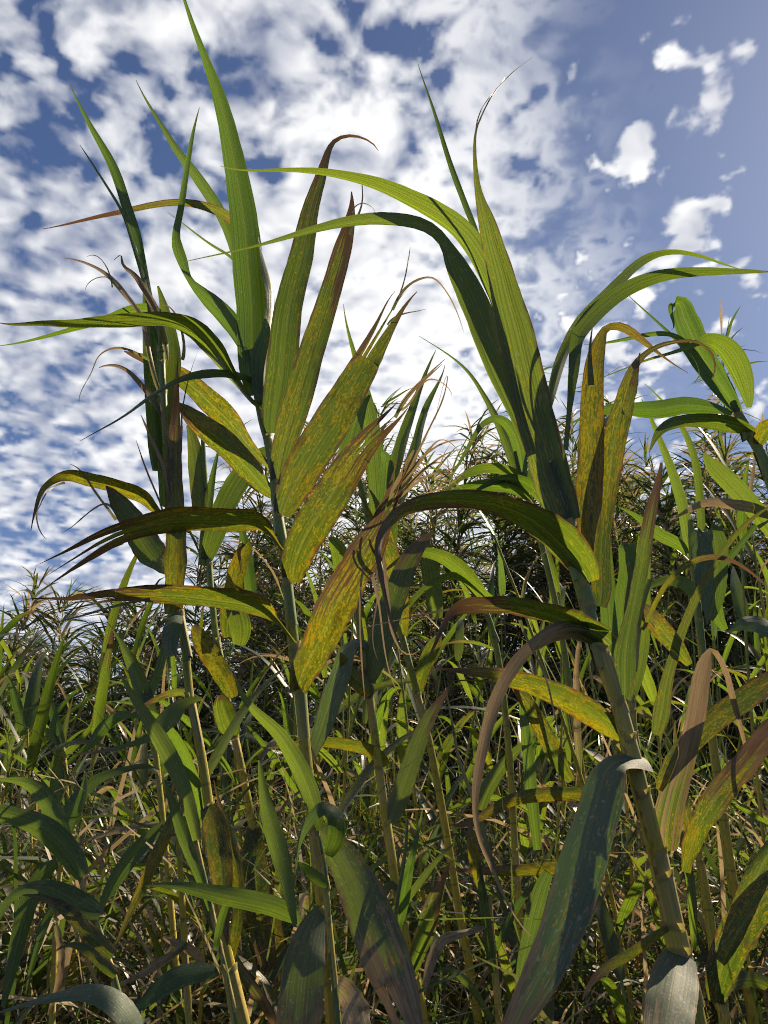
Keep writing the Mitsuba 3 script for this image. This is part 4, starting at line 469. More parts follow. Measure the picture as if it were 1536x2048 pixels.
 [('leaf',1,0,0.12,0,[[271.6,1940,1788.9,-8.3,5.9,-4.0],[244.3,1931.3,1832.7,-14.8,9.4,-8.3],[208.9,1920.3,1878.8,-15.3,9.3,-12.2],[170.7,1914.9,1912.1,-10.4,7.6,-14.7],[129.4,1909.8,1929.4,-3.5,5.4,-14.2],[80.0,1903.9,1930.4,2.1,2.7,-9.7],[30.7,1897.3,1904.2,2.9,0.7,-4.2],[-12.7,1890,1865.2,0.4,0.0,-0.5]]),
  ('leaf',1,0,0.12,0,[[329.4,1940,1791.5,-3.2,7.0,-2.3],[276.7,1922.3,1810.8,-4.8,8.0,-3.7],[231.4,1904.1,1842.8,-5.5,7.8,-5.6],[180.4,1894.1,1866.3,-1.8,6.3,-8.6],[128.6,1884.2,1849.3,3.3,3.2,-7.0],[77.1,1871.6,1807.5,3.7,0.8,-4.1],[39.3,1860,1764.5,0.9,-0.0,-0.8]]),
  ('leaf',1,0,0.15,0,[[133.9,1956,1772.8,-16.6,1.4,-1.1],[130,1954.8,1831.9,-23.2,2.1,-2.4],[121.3,1959.6,1900.5,-23.3,2.5,-3.8],[109.5,1965.3,1964.4,-17.1,1.7,-2.5],[105.3,1970,2015.3,-2.7,0.2,-0.2]]),
  ('leaf',0,0,0.15,0,[[354.9,1940,1224.6,-9.4,0.0,-0.4],[350,1937.4,1332.9,-14.2,0.6,-0.6],[346.3,1942.3,1445.8,-13.3,1.2,-0.6],[342.3,1948.5,1540.3,-9.8,1.2,-0.2],[343.5,1954.1,1626.3,-6.2,0.9,0.4],[353.8,1960,1715.5,-1.3,0.2,0.1]]),
  ('leaf',0,0,0.15,0,[[225.6,1940,1310.8,-11.7,-0.8,5.9],[258.9,1945.4,1377.5,-14.1,-0.2,9.1],[298,1950.7,1423.1,-9.6,0.2,9.3],[337.2,1955.6,1458.1,-4.4,0.2,5.8],[376.2,1960,1481.8,-0.6,0.1,1.0]]),
  ('leaf',4,2,0.15,0,[[446,1940,1375.2,-7.7,3.6,-4.6],[411.2,1940,1434.2,-18.4,7.1,-9.4],[380,1940,1504,-17.9,5.8,-8.9],[347.2,1940,1563.5,-13.1,3.8,-8.4],[318.5,1940,1599.8,-4.8,1.3,-3.8]]),
  ('leaf',5,3,0.15,0,[[502.9,1956,1341.6,-1.0,1.6,-8.3],[453.9,1948.9,1346.1,-0.7,2.5,-16.6],[368,1935.1,1343.9,1.3,1.4,-15.9],[294.9,1924.6,1330.8,4.4,0.2,-13.4],[221.7,1912,1295.2,3.1,-0.3,-8.7],[151,1900,1279.6,0.5,-0.1,-2.2]]),
  ('leaf',5,5,0.15,0,[[458.8,1956,1179,-1.2,1.0,-9.3],[393.2,1943.8,1186.3,-0.6,0.9,-15.1],[321.6,1929.8,1183.4,0.3,0.1,-12.6],[239.8,1914.3,1182.6,-0.1,-0.2,-9.1],[170.7,1900,1185.9,-0.2,-0.2,-3.4],[125.2,1890,1191.9,-0.1,-0.0,-0.6]])]),
('giant_reed','slender reed against white cloud with a lime blade bent over in an arch','stem_green',[[427.7,2250,2380.3,5.8],[435.2,2250,2293.6,7.8],[455.5,2250,2192.2,8.4],[476.8,2250,2093.6,9.0],[498.2,2250,1966.5,9.5],[519.5,2250,1814,9.3],[533.5,2250,1625.6,9.7],[547.9,2250,1381.8,9.9],[560,2250,1143.6,10.2],[570.2,2250,911.9,10.3],[595,2250,-30.0,10.8]],
 [('leaf',0,0,0.15,0,[[439.5,2240,2263.9,-9.2,2.0,-0.5],[435.2,2236.6,2330.8,-18.6,3.5,-1.7],[425.8,2232.1,2398.3,-19.8,4.1,-4.9],[404.1,2228.1,2449.4,-14.2,4.8,-9.6],[369.8,2224.5,2477.9,-4.1,4.8,-13.2],[332,2221.4,2469.2,6.2,1.4,-8.5],[289.3,2216.3,2417.1,6.9,-0.6,-4.4],[246,2208.9,2335.7,4.9,-0.9,-2.7],[192.7,2200,2247.5,0.7,-0.2,-0.4]]),
  ('leaf',0,0,0.2,0,[[424.2,2256,2278.9,-12.2,-3.5,-1.9],[412.7,2258.1,2349,-17.4,-4.3,-3.5],[392.1,2262.2,2430.3,-15.6,-3.0,-4.3],[364.8,2268.9,2515.1,-12.0,-1.6,-4.3],[328.6,2277.6,2603.3,-7.5,-0.6,-3.4],[282.8,2287,2690.5,-4.5,0.1,-3.2],[217.8,2296.9,2762.8,-1.9,0.3,-2.0],[121.9,2310,2843,-0.6,0.1,-0.7]]),
  ('leaf',0,0,0.15,0,[[439.3,2240,2285.9,-2.3,7.4,-4.8],[404.6,2235.7,2296.1,-3.8,12.1,-9.3],[348.8,2226.7,2305.9,-2.2,12.6,-13.2],[292.2,2216.7,2296.5,2.9,9.1,-13.0],[238.6,2205.5,2266.5,5.4,3.9,-7.7],[183.2,2190,2205.6,0.5,0.2,-0.5]]),
  ('leaf',1,0,0.15,0,[[500.1,2240,2188.4,-10.7,9.5,-4.2],[469.1,2224.5,2232.4,-13.4,12.9,-9.7],[421.6,2210.2,2256.7,-6.8,11.2,-13.8],[373.7,2199.7,2259.1,0.4,7.1,-12.1],[325,2188.2,2241.1,3.5,3.4,-7.8],[260,2170,2194.5,0.8,0.4,-1.2]]),
  ('leaf',0,0,0.15,0,[[454.3,2240,2201.7,-4.4,8.8,-2.4],[415.3,2228.5,2230.6,-8.0,16.8,-8.5],[359.6,2215.4,2242.1,-4.2,16.5,-14.4],[296.1,2204.7,2237.8,0.6,12.4,-15.9],[232.7,2192.8,2219.8,2.6,6.2,-11.3],[170,2180,2195.1,0.9,1.0,-2.7]]),
  ('leaf',0,0,0.2,0,[[460.9,2256,2211.2,-6.6,-1.0,0.2],[462.4,2257.1,2279.4,-11.2,-1.9,2.2],[489.9,2269.1,2371.4,-9.2,-1.6,3.3],[518.3,2280,2447.8,-3.1,-0.4,1.2]])]),
('giant_reed','right edge reed with clean bright green blades drooping against blue sky','stem_green',[[896.4,1750,2291.3,8.0],[900.2,1750,2234.5,10.2],[916.6,1750,2195.4,11.3],[935.7,1750,2144.5,12.3],[947.9,1750,2070.6,13.3],[960.2,1750,1966.4,13.6],[965.3,1750,1829.5,13.7],[956.6,1750,1597.4,14.1],[920.1,1750,-30.0,14.9]],
 [('leaf',0,0,0.15,0,[[895.6,1740,2249.1,-6.8,4.9,-2.7],[881.3,1740.4,2286.2,-13.4,10.2,-5.7],[861.2,1742.4,2333.3,-18.9,15.2,-8.4],[837.6,1749.1,2400.4,-22.5,18.6,-9.2],[822.5,1756.9,2458,-25.3,19.9,-7.7],[813.2,1765.4,2522.1,-26.1,20.2,-6.3],[806.6,1772.3,2574,-22.2,19.0,-6.8],[798.2,1776.4,2602.5,-9.7,15.1,-10.2],[787.7,1778.2,2600.5,-8.3,2.0,4.5],[781.3,1783.2,2568.7,-4.2,2.1,0.9],[778.2,1790,2525.7,-0.6,0.3,0.1]]),
  ('leaf',0,0,0.15,0,[[923.3,1740,2264.6,-5.6,2.9,0.2],[922.1,1734.2,2304.2,-14.7,7.5,-0.3],[915.5,1727.9,2343.9,-21.0,11.7,-3.5],[899.1,1719.5,2392.9,-23.1,14.7,-9.3],[871.1,1712.5,2430,-14.3,13.2,-14.9],[836.5,1710.5,2445.1,-0.8,7.5,-15.1],[800.5,1708.7,2432,2.8,1.9,-7.0],[735.3,1705.1,2403.2,1.6,1.0,-4.2],[674.3,1701.6,2382.1,1.1,0.6,-3.0],[613.3,1697.9,2355.3,0.7,0.3,-1.8],[487.6,1690,2308,0.2,0.0,-0.6]]),
  ('leaf',0,0,0.12,0,[[877.7,1740,2247.7,-1.9,0.8,-5.2],[848.5,1738.7,2258.3,-3.1,1.9,-11.1],[810.8,1736.6,2265.7,-2.3,3.2,-18.5],[759.5,1733.4,2268.2,1.9,3.5,-22.9],[690.7,1728.9,2254.6,2.4,5.0,-23.3],[623.7,1724.1,2252.1,0.6,5.2,-17.0],[556.6,1719,2246.6,1.9,3.6,-10.6],[505.2,1714.9,2227.8,2.0,1.6,-5.0],[448.6,1710,2200.6,0.2,0.2,-0.5]]),
  ('leaf',1,1,0.15,0,[[929.3,1740,2193.3,-2.5,7.6,-3.2],[900.4,1733.9,2201.4,-4.8,13.8,-7.7],[861.4,1724.9,2208,-5.0,16.5,-13.2],[806.8,1714.2,2212.3,-2.6,12.5,-14.8],[754.1,1705.9,2210.9,0.7,7.6,-14.1],[705.3,1697.9,2198.6,5.1,3.4,-13.4],[670.9,1691.5,2175.2,7.5,-1.1,-7.3],[647.8,1685.2,2141.4,4.1,-1.8,-2.2],[633.1,1680,2112.7,0.5,-0.3,-0.2]]),
  ('leaf',0,0,0.2,0,[[894.5,1756,2263.1,-6.5,0.6,-3.4],[870.4,1757.7,2309.9,-11.9,1.1,-5.9],[846.7,1760.6,2359.8,-14.6,1.5,-7.4],[822.5,1765.5,2405.8,-12.1,1.3,-6.2],[798.6,1771.7,2455,-7.4,0.9,-4.0],[773.1,1777.7,2499,-4.5,0.6,-2.9],[730.4,1787.3,2563.5,-2.6,0.4,-1.8],[674,1800,2648.6,-0.7,0.1,-0.4]]),
  ('leaf',0,0,0.2,0,[[843.6,1740,2350.9,-5.3,2.7,-2.6],[817.8,1738,2401.2,-5.3,2.6,-2.9],[790.5,1735.7,2444.6,-5.6,3.3,-4.7],[754.2,1733.4,2473.3,-2.3,2.4,-5.1],[714.7,1731.3,2476.6,0.5,2.0,-6.4],[653.5,1728,2463.8,1.1,1.2,-5.2],[585.6,1724.1,2446.3,0.7,0.7,-3.3],[516.2,1720,2434.7,0.1,0.1,-0.7]]),
  ('leaf',5,0,0.15,0,[[930.8,1740,2157.6,-8.4,1.8,1.9],[930.7,1723.4,2173,-16.9,2.3,7.6],[939.6,1705.4,2187.4,-13.9,-4.6,18.3],[965.8,1692.2,2191.7,-0.2,-9.3,15.8],[998.9,1670,2167.4,0.4,-1.0,1.5]])]),
('giant_reed','reed close behind the right stalk with wide bright blades and folded white tip','stem_green',[[534.3,1500,1750.6,4.5],[490.7,1500,1629.7,6.2],[472.3,1500,1533.7,6.9],[467.8,1500,1441.9,7.6],[476.2,1500,1336.7,8.2],[489.4,1500,1220.5,8.8],[499.8,1500,1095.4,9.3],[502.4,1500,986.5,9.0],[517.1,1500,-30.0,9.5]],
 [('leaf',0,0,0.08,0,[[445.4,1506,1497.1,-7.2,2.0,1.4],[460.3,1507,1572.6,-19.3,5.4,3.5],[474.1,1509.1,1651.2,-21.6,6.1,3.6],[489.4,1514.1,1733.6,-20.1,5.7,3.3],[500.7,1518.4,1797.8,-17.6,4.9,3.0],[508.3,1520.8,1833,-16.2,3.5,6.1],[516.2,1521.4,1837.6,-14.0,7.8,-9.5],[521.5,1523.1,1815.3,-16.3,6.1,-1.8],[524.4,1525.8,1778.7,-12.6,4.5,-0.5],[526.8,1529,1737.4,-6.7,2.4,-0.2],[529.8,1532.7,1691.6,-3.8,1.4,-0.4],[539.4,1536.9,1641.6,-2.3,0.9,-0.4],[548.2,1540,1607.1,-0.9,0.4,-0.2]]),
  ('leaf',0,0,0.12,0,[[444.4,1506,1525.1,-7.4,2.2,0.1],[448.6,1516.6,1613,-17.9,5.3,0.3],[453.8,1526.9,1705.7,-16.5,4.8,0.6],[460.5,1535,1781.3,-12.9,3.6,0.9],[468.1,1542.4,1848.7,-9.1,2.4,1.0],[480.3,1550,1918.7,-2.1,0.5,0.3]]),
  ('leaf',0,0,0.12,0,[[472.1,1506,1515.7,-6.1,1.7,2.3],[502.9,1524.1,1584.9,-10.9,3.1,3.3],[523.5,1538.1,1657,-12.3,3.7,2.3],[537.7,1549.2,1731.9,-10.7,3.3,1.7],[552.9,1559.3,1799,-6.9,2.1,1.4],[571,1570,1868.9,-1.5,0.4,0.3]]),
  ('leaf',4,4,0.15,0,[[585.7,1490,1579.6,-4.4,4.8,-2.9],[560.7,1492.9,1623.5,-11.7,10.5,-8.7],[540.6,1506.5,1660.7,-13.3,10.0,-11.1],[523.3,1518.7,1691.5,-10.0,6.6,-9.2],[504.5,1530,1716.8,-2.0,1.1,-2.0]]),
  ('leaf',3,1,0.25,0,[[506.7,1490,1450.2,-7.5,2.4,2.9],[520.8,1490.9,1486.5,-14.5,4.6,4.8],[534.6,1492.4,1532.8,-11.2,3.6,3.8],[556.9,1494.5,1589.9,-8.6,2.6,3.6],[584.9,1496.8,1648.8,-7.6,2.2,3.9],[625.3,1499.8,1719.7,-6.6,1.7,4.1],[684.3,1503.6,1804.1,-5.1,1.1,4.1],[747.3,1507,1869.9,-3.0,0.3,3.5],[813.4,1510,1915.2,-0.9,-0.0,1.3]]),
  ('leaf',5,5,0.2,0,[[504.2,1490,1647.4,-2.5,0.5,1.5],[519.5,1482.1,1675.3,-3.7,0.7,2.2],[545,1468.1,1721.9,-3.9,0.2,2.9],[582.5,1462.8,1761,-3.7,-0.8,4.6],[623.8,1460,1782.7,-1.8,-2.1,5.4],[662.5,1457.4,1785,0.6,-2.8,4.2],[698.1,1454.5,1768.8,1.4,-2.4,2.2],[738,1450,1727.3,0.7,-1.2,0.8]])]),
('giant_reed','blue green reed near the right edge with a folded hood blade and narrow spikes','stem_green',[[842.6,2000,2054.5,6.2],[835.7,2000,1954,9.1],[831.7,2000,1856.7,9.6],[825.5,2000,1736,10.0],[821,2000,1595,10.3],[818.9,2000,1425,11.1],[818.7,2000,1220.7,11.8],[821,2000,1010.6,12.4],[827.8,2000,-30.0,13.0]],
 [('leaf',0,0,0.15,0,[[836.5,2006,1953,-10.7,2.5,-0.4],[834.4,2009.4,2028.6,-14.8,4.0,-0.6],[832.5,2016.7,2119.8,-14.7,4.7,-1.3],[823.7,2027.3,2207.9,-11.9,4.6,-2.1],[809.6,2038.2,2294.5,-8.5,3.7,-2.0],[793.9,2048.9,2377.4,-5.2,2.5,-1.4],[774.5,2060,2461.5,-0.6,0.3,-0.2]]),
  ('leaf',0,0,0.15,0,[[858.2,2006,1953,-8.5,-0.0,1.9],[874.8,2010.7,2029,-10.7,0.7,1.8],[886.7,2018.7,2120.6,-11.4,1.7,1.0],[896.8,2033.5,2233.9,-10.6,2.8,-0.4],[887,2047.8,2336,-7.3,3.1,-2.0],[856.3,2062,2425.5,-3.4,2.1,-2.0],[798.6,2080,2523.8,-0.5,0.4,-0.4]]),
  ('waxy',0,0,0.1,0,[[850.4,1990,1773.6,-9.5,3.4,2.9],[868.9,1975.5,1850.5,-26.7,9.1,6.8],[879.1,1959.3,1927.9,-28.6,9.6,4.4],[880.2,1951.9,1974.1,-28.4,11.2,-3.0],[866.2,1946.6,2001.8,-17.8,12.0,-20.1],[851,1944.2,1995.4,-25.5,5.3,10.5],[835.9,1934.5,1934.2,-25.1,6.8,4.1],[823.8,1922.6,1863.5,-21.2,5.6,2.3],[814.3,1910.2,1795,-9.9,2.4,1.1],[805.2,1900,1741.8,-1.8,0.4,0.2]]),
  ('leaf',0,0,0.15,0,[[821,2006,1958.6,-5.2,5.0,-4.1],[796,2007.7,1992,-8.7,9.4,-10.6],[759.7,2013.4,2015.4,-8.7,9.5,-12.5],[731.7,2021.6,2047.4,-7.1,6.3,-8.2],[700.7,2030.8,2080.2,-3.6,3.3,-5.0],[666.8,2040,2106,-0.7,0.6,-1.1]]),
  ('leaf',0,0,0.15,0,[[831.7,1990,1827,-6.6,-3.6,-7.0],[813.2,1977.5,1851,-12.0,-4.4,-16.6],[784.4,1964.8,1868,-5.4,-2.6,-19.1],[748.6,1954.9,1872.1,1.6,-1.6,-15.3],[711.2,1944.2,1862.5,4.5,-1.2,-8.1],[670.7,1930,1832.3,1.2,-0.0,-1.5]]),
  ('leaf',0,0,0.15,0,[[895.4,2006,1750.4,-8.0,4.0,-2.0],[880.1,2008.5,1817.9,-17.1,7.3,1.1],[908.4,2014.5,1902,-9.1,2.7,5.1],[981.5,2026.1,1990.6,-6.1,1.3,5.4],[1072.5,2039.6,2083.4,-3.9,0.6,4.0],[1145.3,2050,2147.8,-1.0,0.1,1.1]]),
  ('leaf',0,0,0.15,0,[[1072.4,1990,1979.2,-9.1,9.2,-4.7],[1023.7,1994.6,2081.8,-17.6,14.2,-10.2],[985.3,2007.6,2153.9,-18.9,13.4,-13.3],[949.5,2019.1,2212.1,-17.8,10.7,-12.7],[932.1,2025.1,2242.7,-11.8,5.8,-6.2],[923.8,2030,2271.6,-2.6,1.0,-0.9]]),
  ('leaf',4,7,0.15,0,[[1101.3,1990,2065.5,-3.0,3.1,-10.3],[1024.5,1993.9,2089,-3.5,3.4,-14.8],[959.1,1998,2100.8,-2.3,2.4,-15.4],[906.1,2001.6,2108.1,1.4,0.3,-13.0],[849.4,2005.5,2088.8,2.8,-1.1,-6.6],[791.5,2010,2058,1.0,-0.5,-1.9]]),
  ('waxy',0,0,0.1,0,[[1029.3,1990,1734.1,-3.7,-21.4,-32.3],[970.6,1967.5,1755.7,-2.2,-12.2,-28.4],[927.3,1956.9,1756.1,5.8,-9.5,-18.8],[889.9,1947,1741.2,3.1,-2.9,-5.7],[865,1940,1730.8,0.6,-0.4,-1.1]])]),
('giant_reed','lower right corner reed with wide olive blades sweeping to the right edge','stem_green',[[635.1,1700,1240.1,8.2],[639.9,1700,1166.9,9.0],[641.5,1700,1096.1,9.7],[642.6,1700,1010.6,10.4],[645.1,1700,938.1,11.1],[664.9,1700,-30.0,11.6]],
 [('leaf',4,1,0.15,0,[[629.5,1690,975.4,-12.5,5.5,3.9],[640.4,1680.8,1022.7,-23.2,10.9,10.4],[664.7,1669.6,1075.1,-23.9,12.3,16.6],[700.9,1662.6,1123.1,-22.0,12.1,21.0],[748.7,1654.3,1171.8,-17.7,10.2,20.7],[801,1645.5,1216.8,-8.5,5.0,10.8],[832.5,1640,1244,-1.4,0.8,1.8]]),
  ('leaf',3,1,0.15,0,[[655.3,1690,1058.9,-7.4,3.7,4.9],[693,1676.8,1125.5,-15.0,7.5,9.8],[729.8,1670.8,1187.8,-16.3,8.2,11.7],[777.4,1665,1251.5,-10.3,5.4,9.3],[823.1,1660,1297.8,-1.3,0.7,1.4]]),
  ('leaf',4,2,0.2,0,[[637.8,1706,1221.1,-6.0,1.0,-1.0],[625,1707,1296.3,-12.1,2.7,-1.3],[622.9,1715.5,1374.2,-11.2,3.2,-0.4],[624.9,1722.6,1435,-6.1,2.0,0.3],[633.5,1730,1497.8,-1.0,0.4,0.1]]),
  ('leaf',2,1,0.2,0,[[646.2,1706,992.6,-3.8,3.2,8.2],[684.8,1711.8,1008.2,-3.0,3.9,13.7],[730,1727,1005.2,4.2,0.8,13.0],[779.7,1750,974.9,2.7,-0.3,4.1]]),
  ('leaf',0,0,0.2,0,[[599.9,1690,1063.2,-3.6,1.3,0.3],[604.3,1680,1151.4,-8.3,3.0,0.4],[604.1,1680,1223.1,-7.5,2.7,-0.4],[597.5,1680,1278.4,-3.8,1.3,-0.4],[594.3,1680,1316.1,-1.0,0.3,-0.1]])]),
('giant_reed','bushy reed between left and middle stalks with long emerald blades','stem_green',[[-561.1,2150,2402.3,6.3],[-540.1,2150,2235.3,7.5],[-517.6,2150,2045.2,8.6],[-490.7,2150,1865.4,9.0],[-454.4,2150,1681.4,9.4],[-413.9,2150,1533.7,9.7],[-379.5,2150,1418,10.2],[-340.4,2150,1270.4,10.5],[-298.8,2150,1095.8,10.7],[-251.6,2150,889.1,10.9],[-125.6,2150,-30.0,11.4]],
 [('leaf',2,0,0.12,0,[[-536.7,2140,2072.7,-14.0,-4.3,-1.6],[-546,2135,2165,-24.2,-6.5,-3.3],[-562.8,2140.1,2263.8,-26.1,-5.9,-4.7],[-581.8,2145.4,2349.2,-19.0,-3.0,-5.2],[-607.4,2150,2419.4,-5.8,-0.6,-2.1]]),
  ('leaf',0,0,0.12,0,[[-514.8,2140,1981.2,-16.1,-5.0,3.9],[-490.7,2131.2,2069.8,-28.3,-9.1,7.5],[-464.8,2136.7,2165.6,-30.2,-11.0,11.5],[-427.2,2146.3,2250,-26.7,-11.9,15.8],[-386.6,2154.3,2311.3,-17.0,-9.6,14.7],[-351,2160,2347.5,-4.7,-3.2,5.2]]),
  ('leaf',0,0,0.2,0,[[-523.7,2140,1966.2,-11.2,-2.7,-0.0],[-525.5,2147.5,2059.8,-14.2,-3.6,0.2],[-525.2,2159,2174.1,-13.0,-3.4,0.7],[-520.2,2170.1,2276.6,-7.3,-2.1,0.8],[-510.3,2180,2365.3,-1.5,-0.4,0.2]]),
  ('leaf',5,2,0.15,0,[[-436.9,2140,1756,-12.3,-2.5,-0.2],[-433.7,2118.4,1829.2,-23.2,-5.1,1.4],[-419.2,2101.3,1911.2,-24.3,-6.0,4.2],[-400.7,2090.7,1981.4,-20.1,-5.2,4.5],[-392,2085.5,2015.3,-12.6,-2.3,-0.2],[-400.1,2084.1,2011.9,-7.3,-2.5,3.6],[-408.3,2079,1977.8,-4.8,-1.1,0.5],[-407,2070,1917.2,-1.4,-0.3,0.0]]),
  ('leaf',0,0,0.15,0,[[-403.5,2140,1735.1,-17.8,-3.3,-0.3],[-399.4,2114.3,1786,-29.7,-4.5,-5.6],[-418.3,2106.6,1840.7,-23.1,-2.3,-9.6],[-438.1,2100,1882,-5.0,-0.4,-2.5]]),
  ('leaf',6,2,0.15,0,[[-410.6,2140,1592.1,-13.8,0.8,-6.4],[-432.3,2123.5,1636.8,-22.7,0.7,-12.7],[-466.9,2106.7,1690.9,-24.1,-0.4,-15.6],[-498.9,2091.8,1740,-20.9,-1.7,-12.8],[-518.5,2080,1778.9,-5.9,-0.8,-3.2]]),
  ('leaf',1,2,0.2,0,[[-404.9,2140,1487.5,-17.3,-2.8,-6.6],[-412.9,2105.7,1523.5,-28.0,-4.6,-11.1],[-425.1,2086.9,1560.3,-24.5,-4.1,-9.1],[-431.8,2070,1590.6,-6.2,-1.1,-2.0]]),
  ('leaf',0,0,0.2,0,[[-371.5,2140,1855.7,-9.7,-1.2,-1.9],[-387,2136.2,1935.3,-18.1,-2.3,-3.6],[-405.1,2144.3,2020.4,-17.0,-2.1,-3.6],[-418.4,2150,2076.1,-7.1,-0.8,-1.6]]),
  ('leaf',4,4,0.15,0,[[-334.6,2140,1264.8,17.8,2.8,1.0],[-329.8,2129.2,1212.3,28.7,4.6,2.7],[-317.7,2112.3,1133.7,32.6,5.4,5.2],[-299.5,2105.5,1046.3,29.2,5.1,6.9],[-274.6,2098,962.3,19.2,3.5,5.5],[-249.5,2090,881.7,3.3,0.6,1.0]]),
  ('leaf',5,3,0.15,0,[[-298.6,2140,1119.5,11.8,2.1,3.8],[-278.6,2124.1,1065.6,21.1,3.5,5.8],[-261.8,2113.3,1002,20.0,3.1,4.1],[-247.2,2100,930.7,5.8,0.9,1.0]]),
  ('leaf',5,2,0.15,0,[[-278.5,2156,1050.1,-9.7,-0.9,2.2],[-262.8,2155.5,1117.9,-16.2,-1.8,1.8],[-264.3,2162.3,1186.6,-15.2,-2.0,-1.3],[-276.4,2170,1257.5,-6.4,-0.9,-1.0]])]),
('reed_shoot','young shoot before the middle stem with one blade curled into a loop','stem_fresh',[[-114,1250,1338.9,2.4],[-98.9,1250,1289.8,3.4],[-87.2,1250,1242.1,4.0],[-82.5,1250,1202.2,3.9],[-77.6,1250,1150.5,4.2],[-70.7,1250,1100.4,4.1],[-64.0,1250,1047.1,4.4],[17.8,1250,-30.0,4.6]],
 [('leaf',0,0,0.15,0,[[-95.3,1240,1297.2,-5.0,-0.4,-1.5],[-108.1,1242.4,1339,-12.1,-0.3,-4.4],[-122.3,1244.7,1371.2,-13.0,0.4,-6.7],[-141.5,1247.5,1404.1,-10.9,1.1,-7.5],[-169.2,1250.8,1440.2,-7.5,1.6,-7.1],[-197.6,1253.7,1464.8,-5.2,1.6,-5.6],[-223.5,1256.6,1492.2,-4.1,1.0,-2.7],[-241.2,1260,1532.1,-0.8,0.2,-0.4]]),
  ('leaf',0,0,0.15,0,[[-81.8,1240,1261.7,-6.2,-4.0,2.2],[-71.0,1235.6,1283.7,-12.9,-8.4,2.2],[-68.9,1231.2,1304.4,-12.3,-9.0,-3.9],[-77.2,1227.3,1322.4,-6.7,-7.8,-8.4],[-91.4,1225.2,1328,2.8,-6.4,-9.3],[-105.6,1222.5,1317,6.9,-5.2,-4.8],[-117.2,1218.9,1298.1,5.9,-3.8,-1.9],[-124.6,1214.7,1274.8,3.1,-1.9,-0.2],[-125.8,1209.3,1245.6,1.5,-1.0,0.1],[-125.9,1205,1223.4,0.4,-0.3,0.0]]),
  ('leaf',0,0,0.15,0,[[-82.3,1240,1221.7,-2.3,-1.2,-3.6],[-94.4,1233.1,1231.6,-4.2,-1.8,-6.6],[-108.3,1222.5,1243.1,-3.7,-1.1,-5.3],[-122,1210,1256,-0.7,-0.1,-0.8]]),
  ('leaf',0,0,0.15,0,[[-127.6,1240,1171.1,-3.4,-0.5,-0.9],[-141.2,1245.4,1222.5,-9.1,-1.3,-2.5],[-156.6,1251.6,1269.1,-13.3,-2.0,-4.5],[-172.9,1257.5,1310.4,-12.1,-1.8,-4.0],[-186,1263.7,1353.3,-7.4,-1.1,-1.8],[-196.4,1270,1397.6,-1.5,-0.2,-0.3]])]),
('reed_shoot','young lime shoot crossing the left stem with one long horizontal blade','stem_fresh',[[-304.2,1270,1346,2.4],[-285.7,1270,1281.8,3.1],[-267.6,1270,1226.7,3.4],[-246.2,1270,1160.3,3.6],[-224.9,1270,1096.4,3.9],[-210.6,1270,1042.3,3.8],[-40.0,1270,-30.0,4.0]],
 [('leaf',0,0,0.2,0,[[-281.9,1260,1282.4,-6.3,-1.5,-2.1],[-301.9,1263.2,1338.8,-9.7,-2.4,-4.0],[-328.4,1266.9,1390.1,-11.3,-2.7,-6.4],[-355.1,1270.2,1429.3,-10.2,-2.4,-7.2],[-383.8,1273.5,1466.6,-7.6,-1.8,-5.7],[-411.3,1276.7,1502.4,-4.2,-1.0,-3.0],[-438.1,1280,1540.7,-0.3,-0.1,-0.2]]),
  ('leaf',0,0,0.12,0,[[-122.5,1260,1170.9,-3.1,0.0,-4.2],[-144.5,1255.4,1187.1,-5.8,-0.4,-11.9],[-180.4,1246.9,1199.3,-3.4,-1.0,-13.4],[-222.6,1235.8,1208.4,-2.4,-1.7,-12.7],[-264,1223.7,1218.2,-1.4,-1.8,-9.1],[-304.5,1210.9,1226,-0.1,-1.0,-4.2],[-336.8,1200,1225.9,0.1,-0.2,-0.7]]),
  ('leaf',0,0,0.2,0,[[-256.8,1276,1185.8,-3.9,-1.0,-1.8],[-281,1274.8,1239.9,-7.3,-1.9,-3.5],[-303.1,1279.5,1281.3,-9.3,-2.5,-4.6],[-325.2,1284.6,1324.1,-6.9,-1.8,-3.2],[-346.5,1290,1368.2,-1.4,-0.4,-0.6]]),
  ('leaf',0,0,0.12,0,[[-245,1276,1107.9,1.4,-3.3,-6.0],[-265,1268.4,1107.4,3.7,-5.6,-11.8],[-293.6,1255.3,1102.5,6.9,-4.4,-12.9],[-320.3,1242.1,1086.8,7.1,-1.6,-8.7],[-337.6,1230.5,1071.3,4.1,-0.1,-3.7],[-348.4,1220,1056.1,0.8,0.1,-0.6]]),
  ('leaf',0,0,0.2,0,[[-242.4,1260,1136.2,-3.5,-0.6,0.4],[-238.9,1260,1168.3,-5.7,-0.9,1.0],[-232,1260,1194.4,-4.8,-0.7,1.7],[-220.6,1260,1221,-1.0,-0.1,0.4]])]),
('reed_shoot','short shoot at the lower left edge with two dark broad blades','stem_fresh',[[-482.6,1300,1265.9,2.8],[-467.7,1300,1230.8,3.5],[-450.2,1300,1196.3,3.8],[-430.7,1300,1162.5,4.1],[-413.8,1300,1129.4,4.0],[-385.4,1300,1065,4.3],[-95.6,1300,-30.0,4.5]],
 [('leaf',0,0,0.15,0,[[-457.9,1290,1230.3,-7.5,-3.2,-5.7],[-476.2,1286.9,1256.3,-11.9,-5.2,-10.7],[-503.6,1281.8,1284.7,-10.9,-5.0,-14.0],[-532.9,1276.9,1304.1,-6.5,-3.2,-14.4],[-566.9,1271.3,1315.7,-3.2,-1.8,-12.5],[-600,1265.7,1323,-0.8,-0.6,-10.7],[-631.3,1260,1321,0.1,0.0,-1.5]]),
